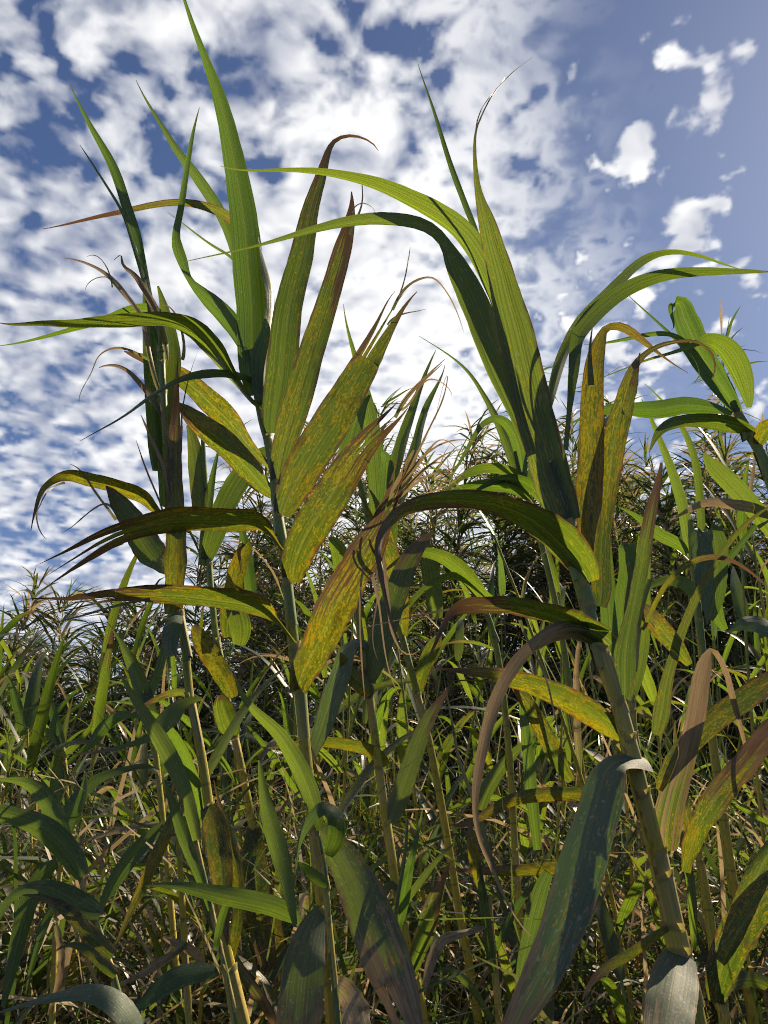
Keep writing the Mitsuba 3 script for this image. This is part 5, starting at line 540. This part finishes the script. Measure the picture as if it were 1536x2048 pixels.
  ('leaf',0,0,0.15,0,[[-424,1290,1178.6,-2.7,-3.4,-7.2],[-444.4,1287.3,1187.7,-5.5,-7.1,-13.4],[-470.8,1282.6,1201.7,-5.3,-8.2,-14.0],[-500.4,1276.7,1215.2,-1.6,-6.0,-11.0],[-528.1,1270.9,1216.5,2.1,-3.3,-7.9],[-547.9,1265.5,1207,5.1,-1.5,-5.0],[-560.7,1259,1186.6,5.6,-0.8,-2.3],[-570.8,1250,1156.9,1.6,-0.3,-0.5]]),
  ('leaf',0,0,0.15,0,[[-489.7,1306,1272.7,-4.4,-1.8,-2.7],[-511.6,1304.8,1309,-9.1,-3.8,-6.5],[-538.1,1308.3,1339.9,-10.4,-4.4,-10.1],[-563.4,1311.9,1359.4,-5.1,-2.1,-8.9],[-588.5,1315,1367.1,-1.0,-0.4,-6.0],[-628.4,1320,1369.4,-0.1,-0.0,-1.2]]),
  ('leaf',4,2,0.15,0,[[-398,1290,1124.6,-4.1,-2.3,-5.7],[-423.4,1285.7,1144.8,-5.9,-3.5,-7.8],[-450.2,1279.5,1168.7,-5.7,-3.9,-7.8],[-480.4,1272,1192.9,-3.5,-3.2,-6.7],[-505.5,1266.3,1203.6,-0.8,-1.5,-4.2],[-533,1260,1207.6,-0.0,-0.2,-0.7]]),
  ('leaf',3,2,0.15,0,[[-392,1290,1098.8,-3.3,-1.9,-4.5],[-412.5,1285.9,1115.6,-4.7,-3.2,-6.8],[-434.7,1280.3,1132.7,-3.3,-3.1,-6.7],[-452.4,1276.1,1139.9,0.1,-1.3,-4.2],[-474.8,1270,1134.5,0.2,-0.2,-0.7]]),
  ('leaf',0,0,0.2,0,[[-430.6,1306,1175.1,-3.3,-1.6,1.1],[-422.7,1322.6,1221.6,-6.0,-2.5,2.8],[-405,1335.6,1256.4,-6.1,-2.1,4.7],[-382.4,1348.5,1285.1,-3.9,-1.1,4.0],[-359.3,1360,1307.2,-0.8,-0.2,0.9]])]),
('reed_shoot','low shoot whose pale grey blade arches over the bottom left corner','stem_fresh',[[-249.2,950,1087.6,2.5],[-240.4,950,1052.9,2.9],[-75.3,950,-30.0,3.0]],
 [('waxy',0,0,0.15,0,[[-246,940,1094.8,-1.8,-7.4,-2.4],[-258.6,934.7,1120.4,-3.5,-13.8,-5.4],[-273.7,928.8,1141,-2.6,-14.7,-7.5],[-289,924.3,1151,-0.0,-11.8,-7.7],[-307.1,919.3,1155.6,1.6,-8.5,-6.7],[-323.3,914.5,1155.3,2.2,-5.6,-5.1],[-345.5,907.3,1152,1.5,-2.9,-3.0],[-366.9,899.6,1147.6,0.9,-1.5,-1.7],[-391.5,890,1142,0.2,-0.3,-0.4]])]),
('reed_shoot','slim dark shoot with upright ribbon blades low and right of the middle','stem_fresh',[[41.1,1450,1304.4,2.4],[34.4,1450,1240.5,3.1],[22.9,1450,1178.6,3.4],[14.1,1450,1103.9,3.7],[9.7,1450,998.6,3.6],[-16.3,1450,-30.0,3.8]],
 [('leaf',0,0,0.2,0,[[22.7,1456,1131,-4.9,0.2,1.0],[32.2,1450.9,1178.4,-10.7,0.5,2.3],[42.8,1450,1224.8,-7.5,0.4,1.9],[55.5,1450,1272.2,-4.2,0.2,1.1],[67.6,1450,1320.7,-0.9,0.0,0.2]]),
  ('leaf',0,0,0.2,0,[[27.1,1456,1162.6,-3.3,0.4,2.6],[57.3,1456,1200.9,-4.6,0.6,3.8],[88.5,1463.1,1235.5,-3.1,0.4,3.0],[120.2,1470,1263,-0.6,0.1,0.7]])]),
('giant_reed','slim green reed close left of the left stalk with one wide pointed upright blade','stem_green',[[-600.3,1950,1588.9,4.5],[-565.6,1950,1492.9,5.5],[-538.2,1950,1377.6,6.5],[-511,1950,1245.3,6.8],[-476.9,1950,1068.7,7.1],[-443.3,1950,884.9,7.3],[-343.1,1950,-30.0,7.7]],
 [('leaf',0,0,0.15,0,[[-567.6,1940,1515.8,-9.9,-2.6,-4.0],[-590.6,1944.7,1570,-18.8,-4.8,-8.2],[-618.4,1951,1625.9,-16.3,-4.0,-8.4],[-648.7,1957.4,1676.8,-10.6,-2.4,-6.5],[-678.3,1963.1,1718.6,-3.5,-0.7,-2.6],[-717.1,1970,1765.4,-0.5,-0.1,-0.4]]),
  ('leaf',0,0,0.15,0,[[-571.8,1940,1521.7,-0.7,-2.0,-6.1],[-608.9,1930.7,1529.1,0.5,-1.9,-10.0],[-645.9,1923.4,1521.4,5.8,0.2,-11.0],[-677,1918.7,1493,10.8,2.5,-9.4],[-698.3,1913.6,1458.1,7.4,2.5,-5.5],[-715.7,1910,1437.4,0.8,0.3,-0.8]]),
  ('leaf',0,0,0.12,0,[[-539.5,1940,1394.3,-0.9,-4.3,-4.4],[-569.7,1931.7,1408.8,0.9,-4.1,-6.1],[-617.2,1915.9,1399.4,3.2,-3.4,-7.5],[-665.2,1901.3,1381.3,8.0,-2.3,-9.6],[-702.7,1883.9,1335.5,14.3,0.6,-9.5],[-723.5,1868.3,1291.2,13.9,3.1,-4.0],[-723.8,1850,1235.4,3.1,1.2,-0.4]]),
  ('leaf',0,0,0.15,0,[[-511.5,1940,1278.1,4.3,-1.8,-2.8],[-539.3,1926.8,1244.4,7.2,-2.4,-4.8],[-566.1,1914,1209.6,8.7,-1.9,-5.4],[-593.3,1901.6,1165.4,8.6,-1.0,-4.9],[-617.4,1889,1124.7,6.0,-0.0,-3.2],[-630.5,1880,1096.3,1.0,0.1,-0.5]]),
  ('leaf',0,7,0.3,0,[[-512,1940,1283.6,1.7,-2.4,-4.5],[-552.2,1918.6,1280,2.0,-2.5,-5.6],[-597.5,1901.1,1271.1,2.0,-1.9,-5.5],[-647.7,1886.7,1256,1.6,-1.0,-4.3],[-698.9,1870,1239.3,0.4,-0.1,-1.1]]),
  ('leaf',0,0,0.2,0,[[-585.9,1956,1565.2,-6.9,-2.3,1.9],[-568.8,1965.9,1640.4,-10.6,-3.4,2.2],[-564.5,1982.3,1706.7,-8.6,-2.6,0.9],[-565.4,2000,1775.7,-1.9,-0.6,0.1]])]),
('giant_reed','yellowing reed before the left stalk with a narrow rust streaked blade hanging down left','stem_green',[[-405.7,1600,1345,3.9],[-396,1600,1281.8,4.8],[-382.4,1600,1194.7,5.5],[-364.6,1600,1078.4,6.2],[-347.2,1600,962.3,6.4],[-258,1600,-30.0,6.7]],
 [('leaf',6,3,0.2,0,[[-399,1590,1331.4,5.4,1.3,-1.5],[-410,1579.9,1282.7,10.6,2.3,-3.5],[-426,1569.2,1235.7,10.8,1.9,-4.1],[-442.4,1562.3,1190,9.0,1.3,-3.4],[-457.5,1555.3,1148.2,5.9,0.7,-2.2],[-473,1547.1,1103.1,2.5,0.2,-0.9],[-485.8,1540,1067,0.4,0.0,-0.2]]),
  ('leaf',0,7,0.25,0,[[-359.6,1590,1091.4,3.3,-1.5,-3.3],[-381,1575.6,1076.2,5.1,-2.0,-5.8],[-405.3,1561.8,1061.4,4.6,-1.7,-6.5],[-432.7,1548.8,1046.9,2.4,-0.9,-4.7],[-471.4,1530,1034,0.3,-0.1,-0.8]]),
  ('leaf',0,7,0.25,0,[[-350.9,1590,1032.5,-2.3,-0.8,1.2],[-333.8,1590,1065.7,-7.5,-2.9,-1.9],[-364.7,1590,1086.6,-3.5,-2.5,-7.0],[-404.4,1590,1101.1,-0.5,-0.3,-1.3]]),
  ('leaf',1,4,0.2,0,[[-363.8,1590,1247.2,4.4,1.1,1.5],[-342.5,1584.5,1187.8,6.7,1.5,2.8],[-308.8,1580,1122.1,7.7,1.6,4.7],[-258.5,1580,1050.2,7.8,1.3,6.0],[-210.7,1580,996,7.4,0.8,5.0],[-181.4,1580,935.8,3.2,0.1,1.6]])]),
('giant_reed','lower left reed with a long see through lime blade hanging straight down','stem_green',[[-668.7,1750,1246.4,4.2],[-669.6,1750,1180.1,5.1],[-663.7,1750,1097.6,5.5],[-654.8,1750,1009.2,5.8],[-646.5,1750,925.9,6.1],[-589.2,1750,-30.0,6.4]],
 [('leaf',0,0,0.12,0,[[-672.9,1740,1216.7,5.6,1.7,-5.8],[-698.4,1731.7,1189.3,13.2,4.5,-8.6],[-712.8,1720,1144.8,16.8,6.4,-4.8],[-717.8,1712.7,1095.9,15.0,6.0,-1.9],[-719.8,1703.2,1038.7,11.2,4.5,-1.1],[-721.2,1690,968.1,3.5,1.4,-0.3]]),
  ('leaf',0,0,0.15,0,[[-667.9,1740,1139.7,4.5,1.5,-1.8],[-677.2,1729.9,1107.6,8.2,2.9,-2.5],[-684.1,1721.7,1064.8,7.8,2.8,-1.5],[-688.7,1715.1,1017.7,3.6,1.4,-0.4],[-688.8,1710,983.4,0.9,0.3,-0.1]]),
  ('leaf',0,7,0.3,0,[[-659.9,1740,1099,3.8,0.2,1.9],[-647.1,1732.1,1073.6,6.9,0.3,2.6],[-633.3,1722.6,1031.7,7.2,0.1,0.9],[-635.8,1716,986.3,5.1,-0.1,-0.5],[-641.5,1710,950.4,1.5,-0.1,-0.2]]),
  ('leaf',0,0,0.2,0,[[-675.9,1756,1236.5,-4.7,-1.7,1.7],[-656.1,1760.1,1294.6,-9.6,-3.5,2.7],[-650.6,1770.3,1344.4,-8.1,-3.0,0.9],[-652.7,1780,1390.7,-1.5,-0.6,0.0]])]),
('giant_reed','far left reed with a sharp upright spike and paired spreading blades','stem_green',[[-928.8,2300,1504.7,5.2],[-905.7,2300,1422.7,6.4],[-876.8,2300,1277.7,6.9],[-844.1,2300,1102.3,7.3],[-798.1,2300,845.8,7.6],[-703.9,2300,-30.0,7.9]],
 [('leaf',0,0,0.15,0,[[-917.6,2290,1473.9,-8.7,-3.3,-3.6],[-946.6,2296.1,1539.2,-11.8,-4.5,-5.3],[-979,2303.3,1600.6,-7.9,-2.9,-4.3],[-1012.7,2310,1650.4,-0.6,-0.2,-0.4]]),
  ('leaf',0,0,0.15,0,[[-917,2290,1469.8,-4.3,-4.2,-4.6],[-948.8,2285.8,1503.8,-6.7,-5.6,-10.0],[-977.5,2282.2,1514.5,2.4,-0.5,-11.4],[-1006,2276.9,1492.2,4.1,1.4,-3.8],[-1028.2,2270,1455.2,1.1,0.5,-0.7]]),
  ('leaf',0,0,0.15,0,[[-1037.9,2306,1505.1,-8.8,-3.7,-3.2],[-1053.5,2295.1,1560.1,-12.5,-5.3,-5.0],[-1069.8,2290.3,1602,-11.2,-4.7,-4.9],[-1086,2285.1,1644.2,-4.8,-1.9,-2.7],[-1110,2280,1679.6,-1.1,-0.4,-0.8]]),
  ('leaf',0,0,0.15,0,[[-912.8,2306,1436.5,-4.4,-2.8,2.5],[-882.4,2293.8,1476.8,-8.5,-4.9,6.0],[-855.3,2287.8,1503.9,-6.9,-3.3,4.0],[-836.3,2280,1544.8,-1.9,-0.8,0.7]])]),
('giant_reed','reed low between middle and right stalks with a curled grey dead blade and teal ones','stem_green',[[221.2,1800,1146.6,5.2],[223.9,1800,1071.9,6.1],[226.6,1800,999.5,6.9],[232.3,1800,913.8,7.2],[270.6,1800,-30.0,7.6]],
 [('leaf',0,0,0.2,0,[[221.4,1790,1005.9,-6.0,0.6,-0.7],[213.9,1780.4,1065.9,-10.1,1.0,-1.1],[208.1,1780,1120.9,-10.2,1.1,-1.0],[203.1,1780,1172.5,-7.3,0.8,-0.6],[200.7,1780,1215.5,-1.6,0.2,-0.1]]),
  ('leaf',0,7,0.25,0,[[225.9,1790,1098.3,1.5,-1.8,-1.9],[186,1770.7,1085.5,2.6,-3.3,-4.6],[148.5,1753.8,1080.9,2.8,-3.8,-6.5],[118.4,1745.4,1071.5,6.6,-4.5,-7.5],[97.2,1735.1,1046.8,10.5,-3.7,-4.7],[85.0,1722.7,1014.6,7.5,-1.4,-1.6],[78.9,1710,983.4,1.9,-0.2,-0.3]]),
  ('leaf',0,0,0.15,0,[[346.6,1790,1190.6,8.7,-6.0,-4.0],[316.6,1786.3,1131.3,14.8,-8.1,-5.7],[295,1781.3,1067.5,13.4,-5.5,-4.0],[274.9,1775.6,1006,8.9,-2.7,-2.5],[258.7,1770,950,1.4,-0.3,-0.4]]),
  ('leaf',0,0,0.15,0,[[216.4,1790,923.1,-4.1,-3.4,-4.4],[190.9,1770.8,961.8,-4.9,-2.9,-4.8],[161.1,1757.9,999,-4.7,-2.1,-5.6],[136.1,1749.2,1016.3,-1.7,-1.5,-5.5],[104.8,1740,1021.6,-0.1,-0.2,-1.0]]),
  ('leaf',5,3,0.15,0,[[216.4,1790,1138.3,-4.8,0.3,-2.0],[199.2,1781.2,1177.1,-10.0,0.8,-2.9],[190.5,1780,1225.2,-12.5,1.2,-1.9],[185.7,1780,1264.3,-8.4,0.8,-1.0],[182.5,1780,1294,-1.6,0.2,-0.2]]),
  ('leaf',0,0,0.2,0,[[231.6,1806,1043.5,-4.5,0.1,2.6],[263.7,1806.7,1098.7,-6.1,0.7,4.0],[299.3,1814.2,1145,-4.7,1.0,4.2],[332.1,1820,1173.3,-1.1,0.3,1.2]])])]


rng = np.random.default_rng(11)


def collar_mesh(stem_pts, stem_rad, base, away):
    """The pale yellow collar where a blade leaves the stem: a short flared half sleeve round the stem."""
    k = np.argmin(np.linalg.norm(stem_pts - base, axis=1))
    k2 = min(k + 1, len(stem_pts) - 1)
    ax = unit(stem_pts[k2] - stem_pts[k2 - 1])
    # nearest point of the stem axis
    q0, q1 = stem_pts[max(k - 1, 0)], stem_pts[k2]
    best, r = None, stem_rad[k]
    for a, b in ((q0, stem_pts[k]), (stem_pts[k], q1)):
        d = b - a
        u = np.clip(((base - a) @ d) / max(d @ d, 1e-9), 0, 1)
        p = a + u * d
        if best is None or np.linalg.norm(p - base) < np.linalg.norm(best - base):
            best = p
    if np.linalg.norm(best - base) > .06:
        return None
    out = away - (away @ ax) * ax
    out = unit(out) if np.linalg.norm(out) > .05 else unit(np.cross(ax, [0, 1, 0.1]))
    sidev = np.cross(ax, out)
    up = -ax if ax[2] < 0 else ax
    made = []
    for lo, rows in ((2.0, ((-.007, 1.09), (-.002, 1.16), (.003, 1.28))), (2.55, ((-.085, 1.015), (-.05, 1.04), (-.02, 1.06), (-.004, 1.10)))):
        ang = np.linspace(-lo, lo, 13)
        P = np.array([best + up * h + (np.cos(ang)[:, None] * out + np.sin(ang)[:, None] * sidev) * r * f + up * (.004 * np.cos(ang)[:, None]) for h, f in rows])
        b = Bag()
        U = np.broadcast_to(.02 + .96 * (ang / lo + 1) / 2, P.shape[:2]) + 2 * int(abs(base[0] * 997 + base[2] * 313) % 900)
        V = np.broadcast_to(np.linspace(0, 1, len(rows))[:, None], P.shape[:2])
        b.add(P.reshape(-1, 3), grid_faces(len(rows), 13), np.stack([U, V], -1).reshape(-1, 2))
        made.append(b)
    return made


for name, text, smat, stem, blades in TRACED:
    key = numbered(name)
    label(key, text, 'reed')
    st = np.array(stem) / 1000.0
    bag = Bag()
    tube(bag, st[:, :3], st[:, 3], 11)
    stem_key = part(key, 'stem', bag.ply(smat))
    for kind, rust, brown, fold, split, rows in blades:
        a = np.array(rows) / 1000.0
        bag = Bag()
        ribbon(bag, a[:, :3], a[:, 3:] * (1 if kind != 'strand' else .62), rng, rust, brown, fold, split, n=None if kind != 'strand' else 26, m=9 if kind != 'strand' else 3)
        lk = part(key, 'leaf' if kind != 'strand' else 'leaf_strand', bag.ply('waxy_blade_skin' if kind == 'waxy' else 'blade_skin'))
        if kind != 'strand':
            col = collar_mesh(st[:, :3], st[:, 3], a[0, :3], a[2, :3] - a[0, :3])
            if col:
                scene[lk + '__collar'] = col[0].ply('collar_skin')
                part(key, 'sheath', col[1].ply('sheath_skin'))


# ------------------------------------------------------------------ grown reeds of the thicket
def grow(key, rng, base, h, lean, nl, width, length, rust, brown, up=.8, dead=0.2, m=5, n=16, stem_r=.008, smat='stem_green', droop=1.0, thin_top=True):
    """A stalk with alternate blades in two ranks; each blade leaves at an angle and bends under its own weight."""
    s = np.linspace(0, 1, 8)
    az = rng.uniform(0, 6.28)
    bow = np.array([math.cos(az), math.sin(az), 0]) * rng.uniform(.02, .08) * h
    pts = np.array(base)[None] + s[:, None] * np.array([lean[0], lean[1], h])[None] + (np.sin(s * 3.1))[:, None] * bow
    rad = stem_r * (1.0 - .6 * s)
    bag = Bag()
    tube(bag, pts, rad, 6, n=14)
    part(key, 'stem', bag.ply(smat))
    rank = rng.uniform(0, 6.28)
    for i in range(nl):
        f = .22 + .78 * (i + rng.uniform(-.2, .2)) / max(nl - 1, 1)
        f = min(max(f, .05), 1.0)
        p = np.array([np.interp(f, s, pts[:, k]) for k in range(3)])
        a = rank + math.pi * (i % 2) + rng.normal(0, .35)
        hd = np.array([math.cos(a), math.sin(a), 0])
        top = i >= nl - 2
        el = rng.normal(1.15, .15) if top else rng.normal(up, .22)
        d = hd * math.cos(el) + np.array([0, 0, 1]) * math.sin(el)
        isdead = rng.random() < dead * (1.4 - f)
        L = length * rng.uniform(.65, 1.15) * (1.0 if not top else .9)
        w = width * rng.uniform(.7, 1.15) * (.6 if isdead else 1.0)
        k = 11
        C, W = [p], []
        sag = droop * rng.uniform(.3, 1.5) * (2.3 if isdead else 1.0)
        cur = p.copy()
        tw = rng.normal(0, 1.4 if isdead else .5)
        drift = rng.normal(0, .12, 3)
        for j in range(k - 1):
            u = (j + 1) / (k - 1)
            cur = cur + d * L / (k - 1)
            C.append(cur.copy())
            d = unit(d + np.array([0, 0, -1]) * sag * (.10 + .35 * u) * .55 + drift * .10)
        C = np.array(C)
        tan = unit(np.gradient(C, axis=0))
        u = np.linspace(0, 1, k)
        prof = np.interp(u, [0, .06, .22, .5, .8, 1], [.45, .8, 1, .85, .42, .02])
        side0 = unit(np.cross(tan, [0, 0, 1.0]) + 1e-4)
        nn = np.cross(side0, tan)
        th = (tw * u + rng.normal(0, .2))[:, None]
        S = (side0 * np.cos(th) + nn * np.sin(th)) * (w / 2 * prof)[:, None]
        b = Bag()
        br = 7 if isdead else int(np.clip(round(brown + rng.normal(0, 1.2)), 0, 6))
        ru = 0 if isdead else int(np.clip(round(rust + rng.normal(0, 1.6)), 0, 7))
        ribbon(b, C, S, rng, ru, br, .25 if isdead else .16, 3 if (br > 3 and rng.random() < .4) else 0, n=n, m=m)
        part(key, 'leaf', b.ply('blade_skin'))


MARKS = [(-.50, 'near the left edge'), (-.38, 'left of the left stalk'), (-.28, 'close beside the left stalk'), (-.20, 'right of the left stalk'), (-.12, 'left of the middle stalk'), (-.04, 'behind the middle stalk'),
         (.06, 'just right of the middle stalk'), (.14, 'between the middle and right stalks'), (.22, 'left of the right stalk'), (.30, 'behind the right stalk'), (.40, 'right of the right stalk'), (9, 'near the right edge')]


def describe(key, what, group, x, y, h, hm, ym, state):
    where = next(t for lim, t in MARKS if x / y < lim)
    label(key, f"{'tall' if h > hm else 'shorter'} {state} {what} {where}, in the {'nearer' if y < ym else 'farther'} rows", 'reed', f"{what}s {where}, {'nearer' if y < ym else 'farther'} rows")


def thicket(count, xr, yr, hr, seed, text, group, **kw):
    g = np.random.default_rng(seed)
    placed = []
    for i in range(count):
        for _ in range(40):
            y = g.uniform(*yr)
            x = g.uniform(xr[0], xr[1]) * y
            if all((x - a) ** 2 + (y - b) ** 2 > .008 * y for a, b in placed):
                break
        placed.append((x, y))
        h = g.uniform(*hr)
        key = numbered('giant_reed')
        k = dict(nl=int(g.integers(9, 13)), width=.037, length=.50, rust=1.2, brown=1.5, stem_r=.008, dead=.25)
        k.update(kw)
        k['dead'] = k['dead'] * g.choice([.4, 1.0, 1.9])
        k['rust'] = k['rust'] * g.choice([.3, 1, 2])
        describe(key, text, group, x, y, h, (hr[0] + hr[1]) / 2, (yr[0] + yr[1]) / 2, 'half dead' if k['dead'] > .4 else 'yellow speckled' if k['rust'] > 1.3 else 'green')
        grow(key, g, (x, y, -.02), h, g.normal(0, .10, 2) * h, **k)


thicket(44, (-.62, -.12), (2.2, 4.4), (1.3, 1.95), 101, 'thicket reed', 'thicket reeds at left', rust=.7, dead=.3)
thicket(36, (-.12, .25), (2.5, 4.4), (1.4, 2.2), 102, 'thicket reed', 'thicket reeds in the middle', rust=1.2, dead=.28)
thicket(36, (.22, .62), (2.2, 4.6), (1.5, 2.4), 103, 'thicket reed', 'thicket reeds at right', rust=1.0, dead=.28)
thicket(26, (-.64, -.1), (4.4, 6.8), (1.6, 2.5), 105, 'back thicket reed', 'back thicket reeds at left', rust=.5, dead=.3, n=10, m=3, length=.55, width=.030)
thicket(20, (-.1, .25), (4.4, 7), (1.9, 2.9), 106, 'back thicket reed', 'back thicket reeds in the middle', rust=.6, dead=.3, n=10, m=3, length=.55, width=.030)
thicket(26, (.22, .64), (4.4, 6.5), (2.1, 3.4), 107, 'back thicket reed', 'back thicket reeds at right', rust=.6, dead=.3, n=10, m=3, length=.55, width=.030)
thicket(60, (-.62, .62), (2.0, 4.6), (.9, 1.5), 108, 'half grown reed', 'half grown reeds low in the thicket', rust=.5, dead=.3, width=.030, length=.5, nl=11)
thicket(30, (-.6, .6), (1.55, 2.5), (.55, 1.05), 104, 'low young reed', 'low young reeds', rust=.3, brown=.4, dead=.08, width=.032, length=.40, smat='stem_fresh', nl=8)


# ------------------------------------------------------------------ tall feathery reeds behind
def many(bag, g, p, d, L, W, k, sag, jit, floor=None):
    """Narrow blades from the points p in the directions d, each a strip of k segments bending under its own weight."""
    N = len(p)
    C = [p]
    for t in range(k):
        C.append(C[-1] + d * L[:, None] / k)
        d = unit(d + np.array([0, 0, -1.0]) * (sag * g.uniform(.3, 1.5, N))[:, None] + g.normal(0, jit, (N, 3)))
    C = np.stack(C, 1)
    if floor is not None:
        C[..., 2] = np.maximum(C[..., 2], floor)
    tan = unit(np.gradient(C, axis=1))
    S = unit(np.cross(tan, unit(g.normal(0, .55, (N, 1, 3)) + [0, 0, .8])))
    prof = np.interp(np.linspace(0, 1, k + 1), [0, .2, .45, .75, 1], [.6, 1, .92, .55, .03])
    S = S * (W[:, None] * prof)[..., None]
    P = np.stack([C - S, C + S], 2)
    seed = 2 * g.integers(0, 900, N)
    U = np.broadcast_to(np.array([.1, .9])[None, None] + seed[:, None, None], P.shape[:3])
    V = np.broadcast_to(np.linspace(0, .95, k + 1)[None, :, None], P.shape[:3])
    one = grid_faces(k + 1, 2)
    F = (one[None] + (np.arange(N) * 2 * (k + 1))[:, None, None]).reshape(-1, 3)
    bag.add(P.reshape(-1, 3), F, np.stack([U, V], -1).reshape(-1, 2))


def far_reed(key, g, x, y, h, lean, tufts, blade):
    s = np.linspace(0, 1, 7)
    bow = g.normal(0, .05, 2) * h
    pts = np.stack([x + lean[0] * s ** 1.5 + bow[0] * np.sin(s * 3), y + lean[1] * s ** 1.5 + bow[1] * np.sin(s * 3), h * s - .02], 1)
    bag = Bag()
    tube(bag, pts, .013 * (1 - .65 * s), 5, n=12)
    part(key, 'stem', bag.ply('stem_straw' if g.random() < .5 else 'stem_green'))
    bag = Bag()
    f = .18 + .82 * (np.arange(tufts) / max(tufts - 1, 1)) ** .85
    p = np.stack([np.interp(f, s, pts[:, k]) for k in range(3)], 1)
    a = g.uniform(0, 6.28, tufts)
    bl = g.uniform(.15, .6, tufts) * (1.2 - f)
    bd = unit(np.stack([np.cos(a), np.sin(a), g.uniform(.6, 1.8, tufts)], 1))
    r = np.repeat(np.arange(tufts), g.integers(2, 9, tufts))
    N = len(r)
    q = p[r] + bd[r] * (bl[r] * g.uniform(.1, 1, N))[:, None]
    aa = a[r] + g.normal(0, 1.1, N)
    d = unit(np.stack([np.cos(aa), np.sin(aa), g.uniform(-.1, 1.3, N)], 1))
    M = int(g.integers(40, 90))
    fm = g.uniform(.2, 1.0, M)
    am = g.choice([0, math.pi]) + g.uniform(0, 6.28) + math.pi * g.integers(0, 2, M) + g.normal(0, .5, M)
    pm = np.stack([np.interp(fm, s, pts[:, k]) for k in range(3)], 1)
    many(bag, g, pm, unit(np.stack([np.cos(am), np.sin(am), g.uniform(.3, 2.2, M)], 1)), blade * g.uniform(.9, 1.9, M), .012 * g.uniform(.5, 1.5, M), 5, .26, .06)
    many(bag, g, q, d, blade * g.uniform(.6, 1.35, N), .0078 * g.uniform(.5, 1.6, N), 4, .22, .05)
    part(key, 'foliage', bag.ply('tuft_skin'))


def far_stand(count, xr, yr, hr, seed, text, group, tufts=44, blade=.33):
    g = np.random.default_rng(seed)
    for i in range(count):
        y = g.uniform(*yr)
        x = g.uniform(*xr) * y
        h, lean = g.uniform(*hr), g.normal(0, .25, 2)
        key = numbered('feathery_reed')
        describe(key, text, group, x, y, h, (hr[0] + hr[1]) / 2, (yr[0] + yr[1]) / 2, 'leaning left' if lean[0] < -.22 else 'leaning right' if lean[0] > .22 else 'upright')
        far_reed(key, g, x, y, h, lean, tufts, blade)


far_stand(84, (-.64, -.20), (6.5, 12), (1.9, 3.15), 201, 'feathery reed', 'feathery reeds at left')
far_stand(96, (-.20, .24), (6.5, 11), (3.3, 5.2), 202, 'feathery reed', 'feathery reeds in the middle')
far_stand(96, (.24, .66), (5.8, 10), (3.3, 5.0), 203, 'feathery reed', 'feathery reeds at right')


# ------------------------------------------------------------------ bushes
def bush(key, g, x, y, h, w, leaves, size):
    bag, wood = Bag(), Bag()
    tips = []
    for i in range(26):
        a, e = g.uniform(0, 6.28), g.uniform(.35, 1.5)
        L = g.uniform(.45, 1.0)
        end = np.array([x + math.cos(a) * math.cos(e) * w * L, y + math.sin(a) * math.cos(e) * w * L, h * (.25 + .75 * math.sin(e) * L)])
        mid = np.array([x, y, 0]) * .5 + end * .5 + g.normal(0, .12, 3)
        tube(wood, [[x, y, -.02], mid, end], [.05, .025, .006], 5, n=8)
        tips += [mid * (1 - t) + end * t for t in g.uniform(.1, 1.0, 9)]
    part(key, 'trunk', wood.ply('bark'))
    tips = np.array(tips)
    c = tips[g.integers(0, len(tips), leaves)] + g.normal(0, .16, (leaves, 3))
    many(bag, g, c, unit(g.normal(0, 1, (leaves, 3)) + [0, 0, .4]), size * g.uniform(.6, 1.3, leaves), size * .2 * g.uniform(.7, 1.3, leaves), 2, .1, .05)
    part(key, 'crown', bag.ply('bush_leaf'))


g = np.random.default_rng(300)
for (x, y, h, w, n, text) in [(.9, 11.5, 5.7, 2.2, 8000, 'dark green small leaved bush showing between the middle and right stalks'),
                              (-.35, 13.5, 5.6, 1.9, 6000, 'grey green small leaved bush rising behind the middle stalk'),
                              (2.6, 7.0, 2.2, 1.2, 4000, 'low dark small leaved bush under the feathery reeds at right'),
                              (-4.6, 9.5, 2.6, 1.6, 4500, 'low dark small leaved bush at the foot of the feathery reeds at left')]:
    key = numbered('bush')
    label(key, text, 'bush')
    bush(key, g, x, y, h, w, n, .075)


# ------------------------------------------------------------------ grass and dry litter
def blades(count, seed, yr, hr, dead, wide):
    g = np.random.default_rng(seed)
    bag = Bag()
    y = g.uniform(*yr, count)
    x = g.uniform(-.72, .72, count) * y
    a = g.uniform(0, 6.28, count)
    d = unit(np.stack([np.cos(a) * .5, np.sin(a) * .5, g.uniform(-1.2, 1.2, count) if dead else g.uniform(.5, 1.4, count)], 1))
    p = np.stack([x, y, g.uniform(-.02, .9, count) if dead else g.uniform(-.02, .8, count)], 1)
    many(bag, g, p, d, g.uniform(*hr, count), wide * g.uniform(.4, 1.5, count), 6, .25, .09, .01)
    return bag


scene['grass'] = blades(15000, 401, (1.9, 7.5), (.4, 1.2), False, .006).ply('tuft_skin')
labels['grass'] = {'label': 'green grass and thin young blades filling the floor of the thicket', 'category': 'grass', 'kind': 'stuff'}
scene['dry_litter'] = blades(9000, 402, (2.0, 7.5), (.25, .9), True, .0038).ply('straw_skin')
labels['dry_litter'] = {'label': 'dry straw coloured dead blades tangled low in the thicket', 'category': 'dead leaves', 'kind': 'stuff'}
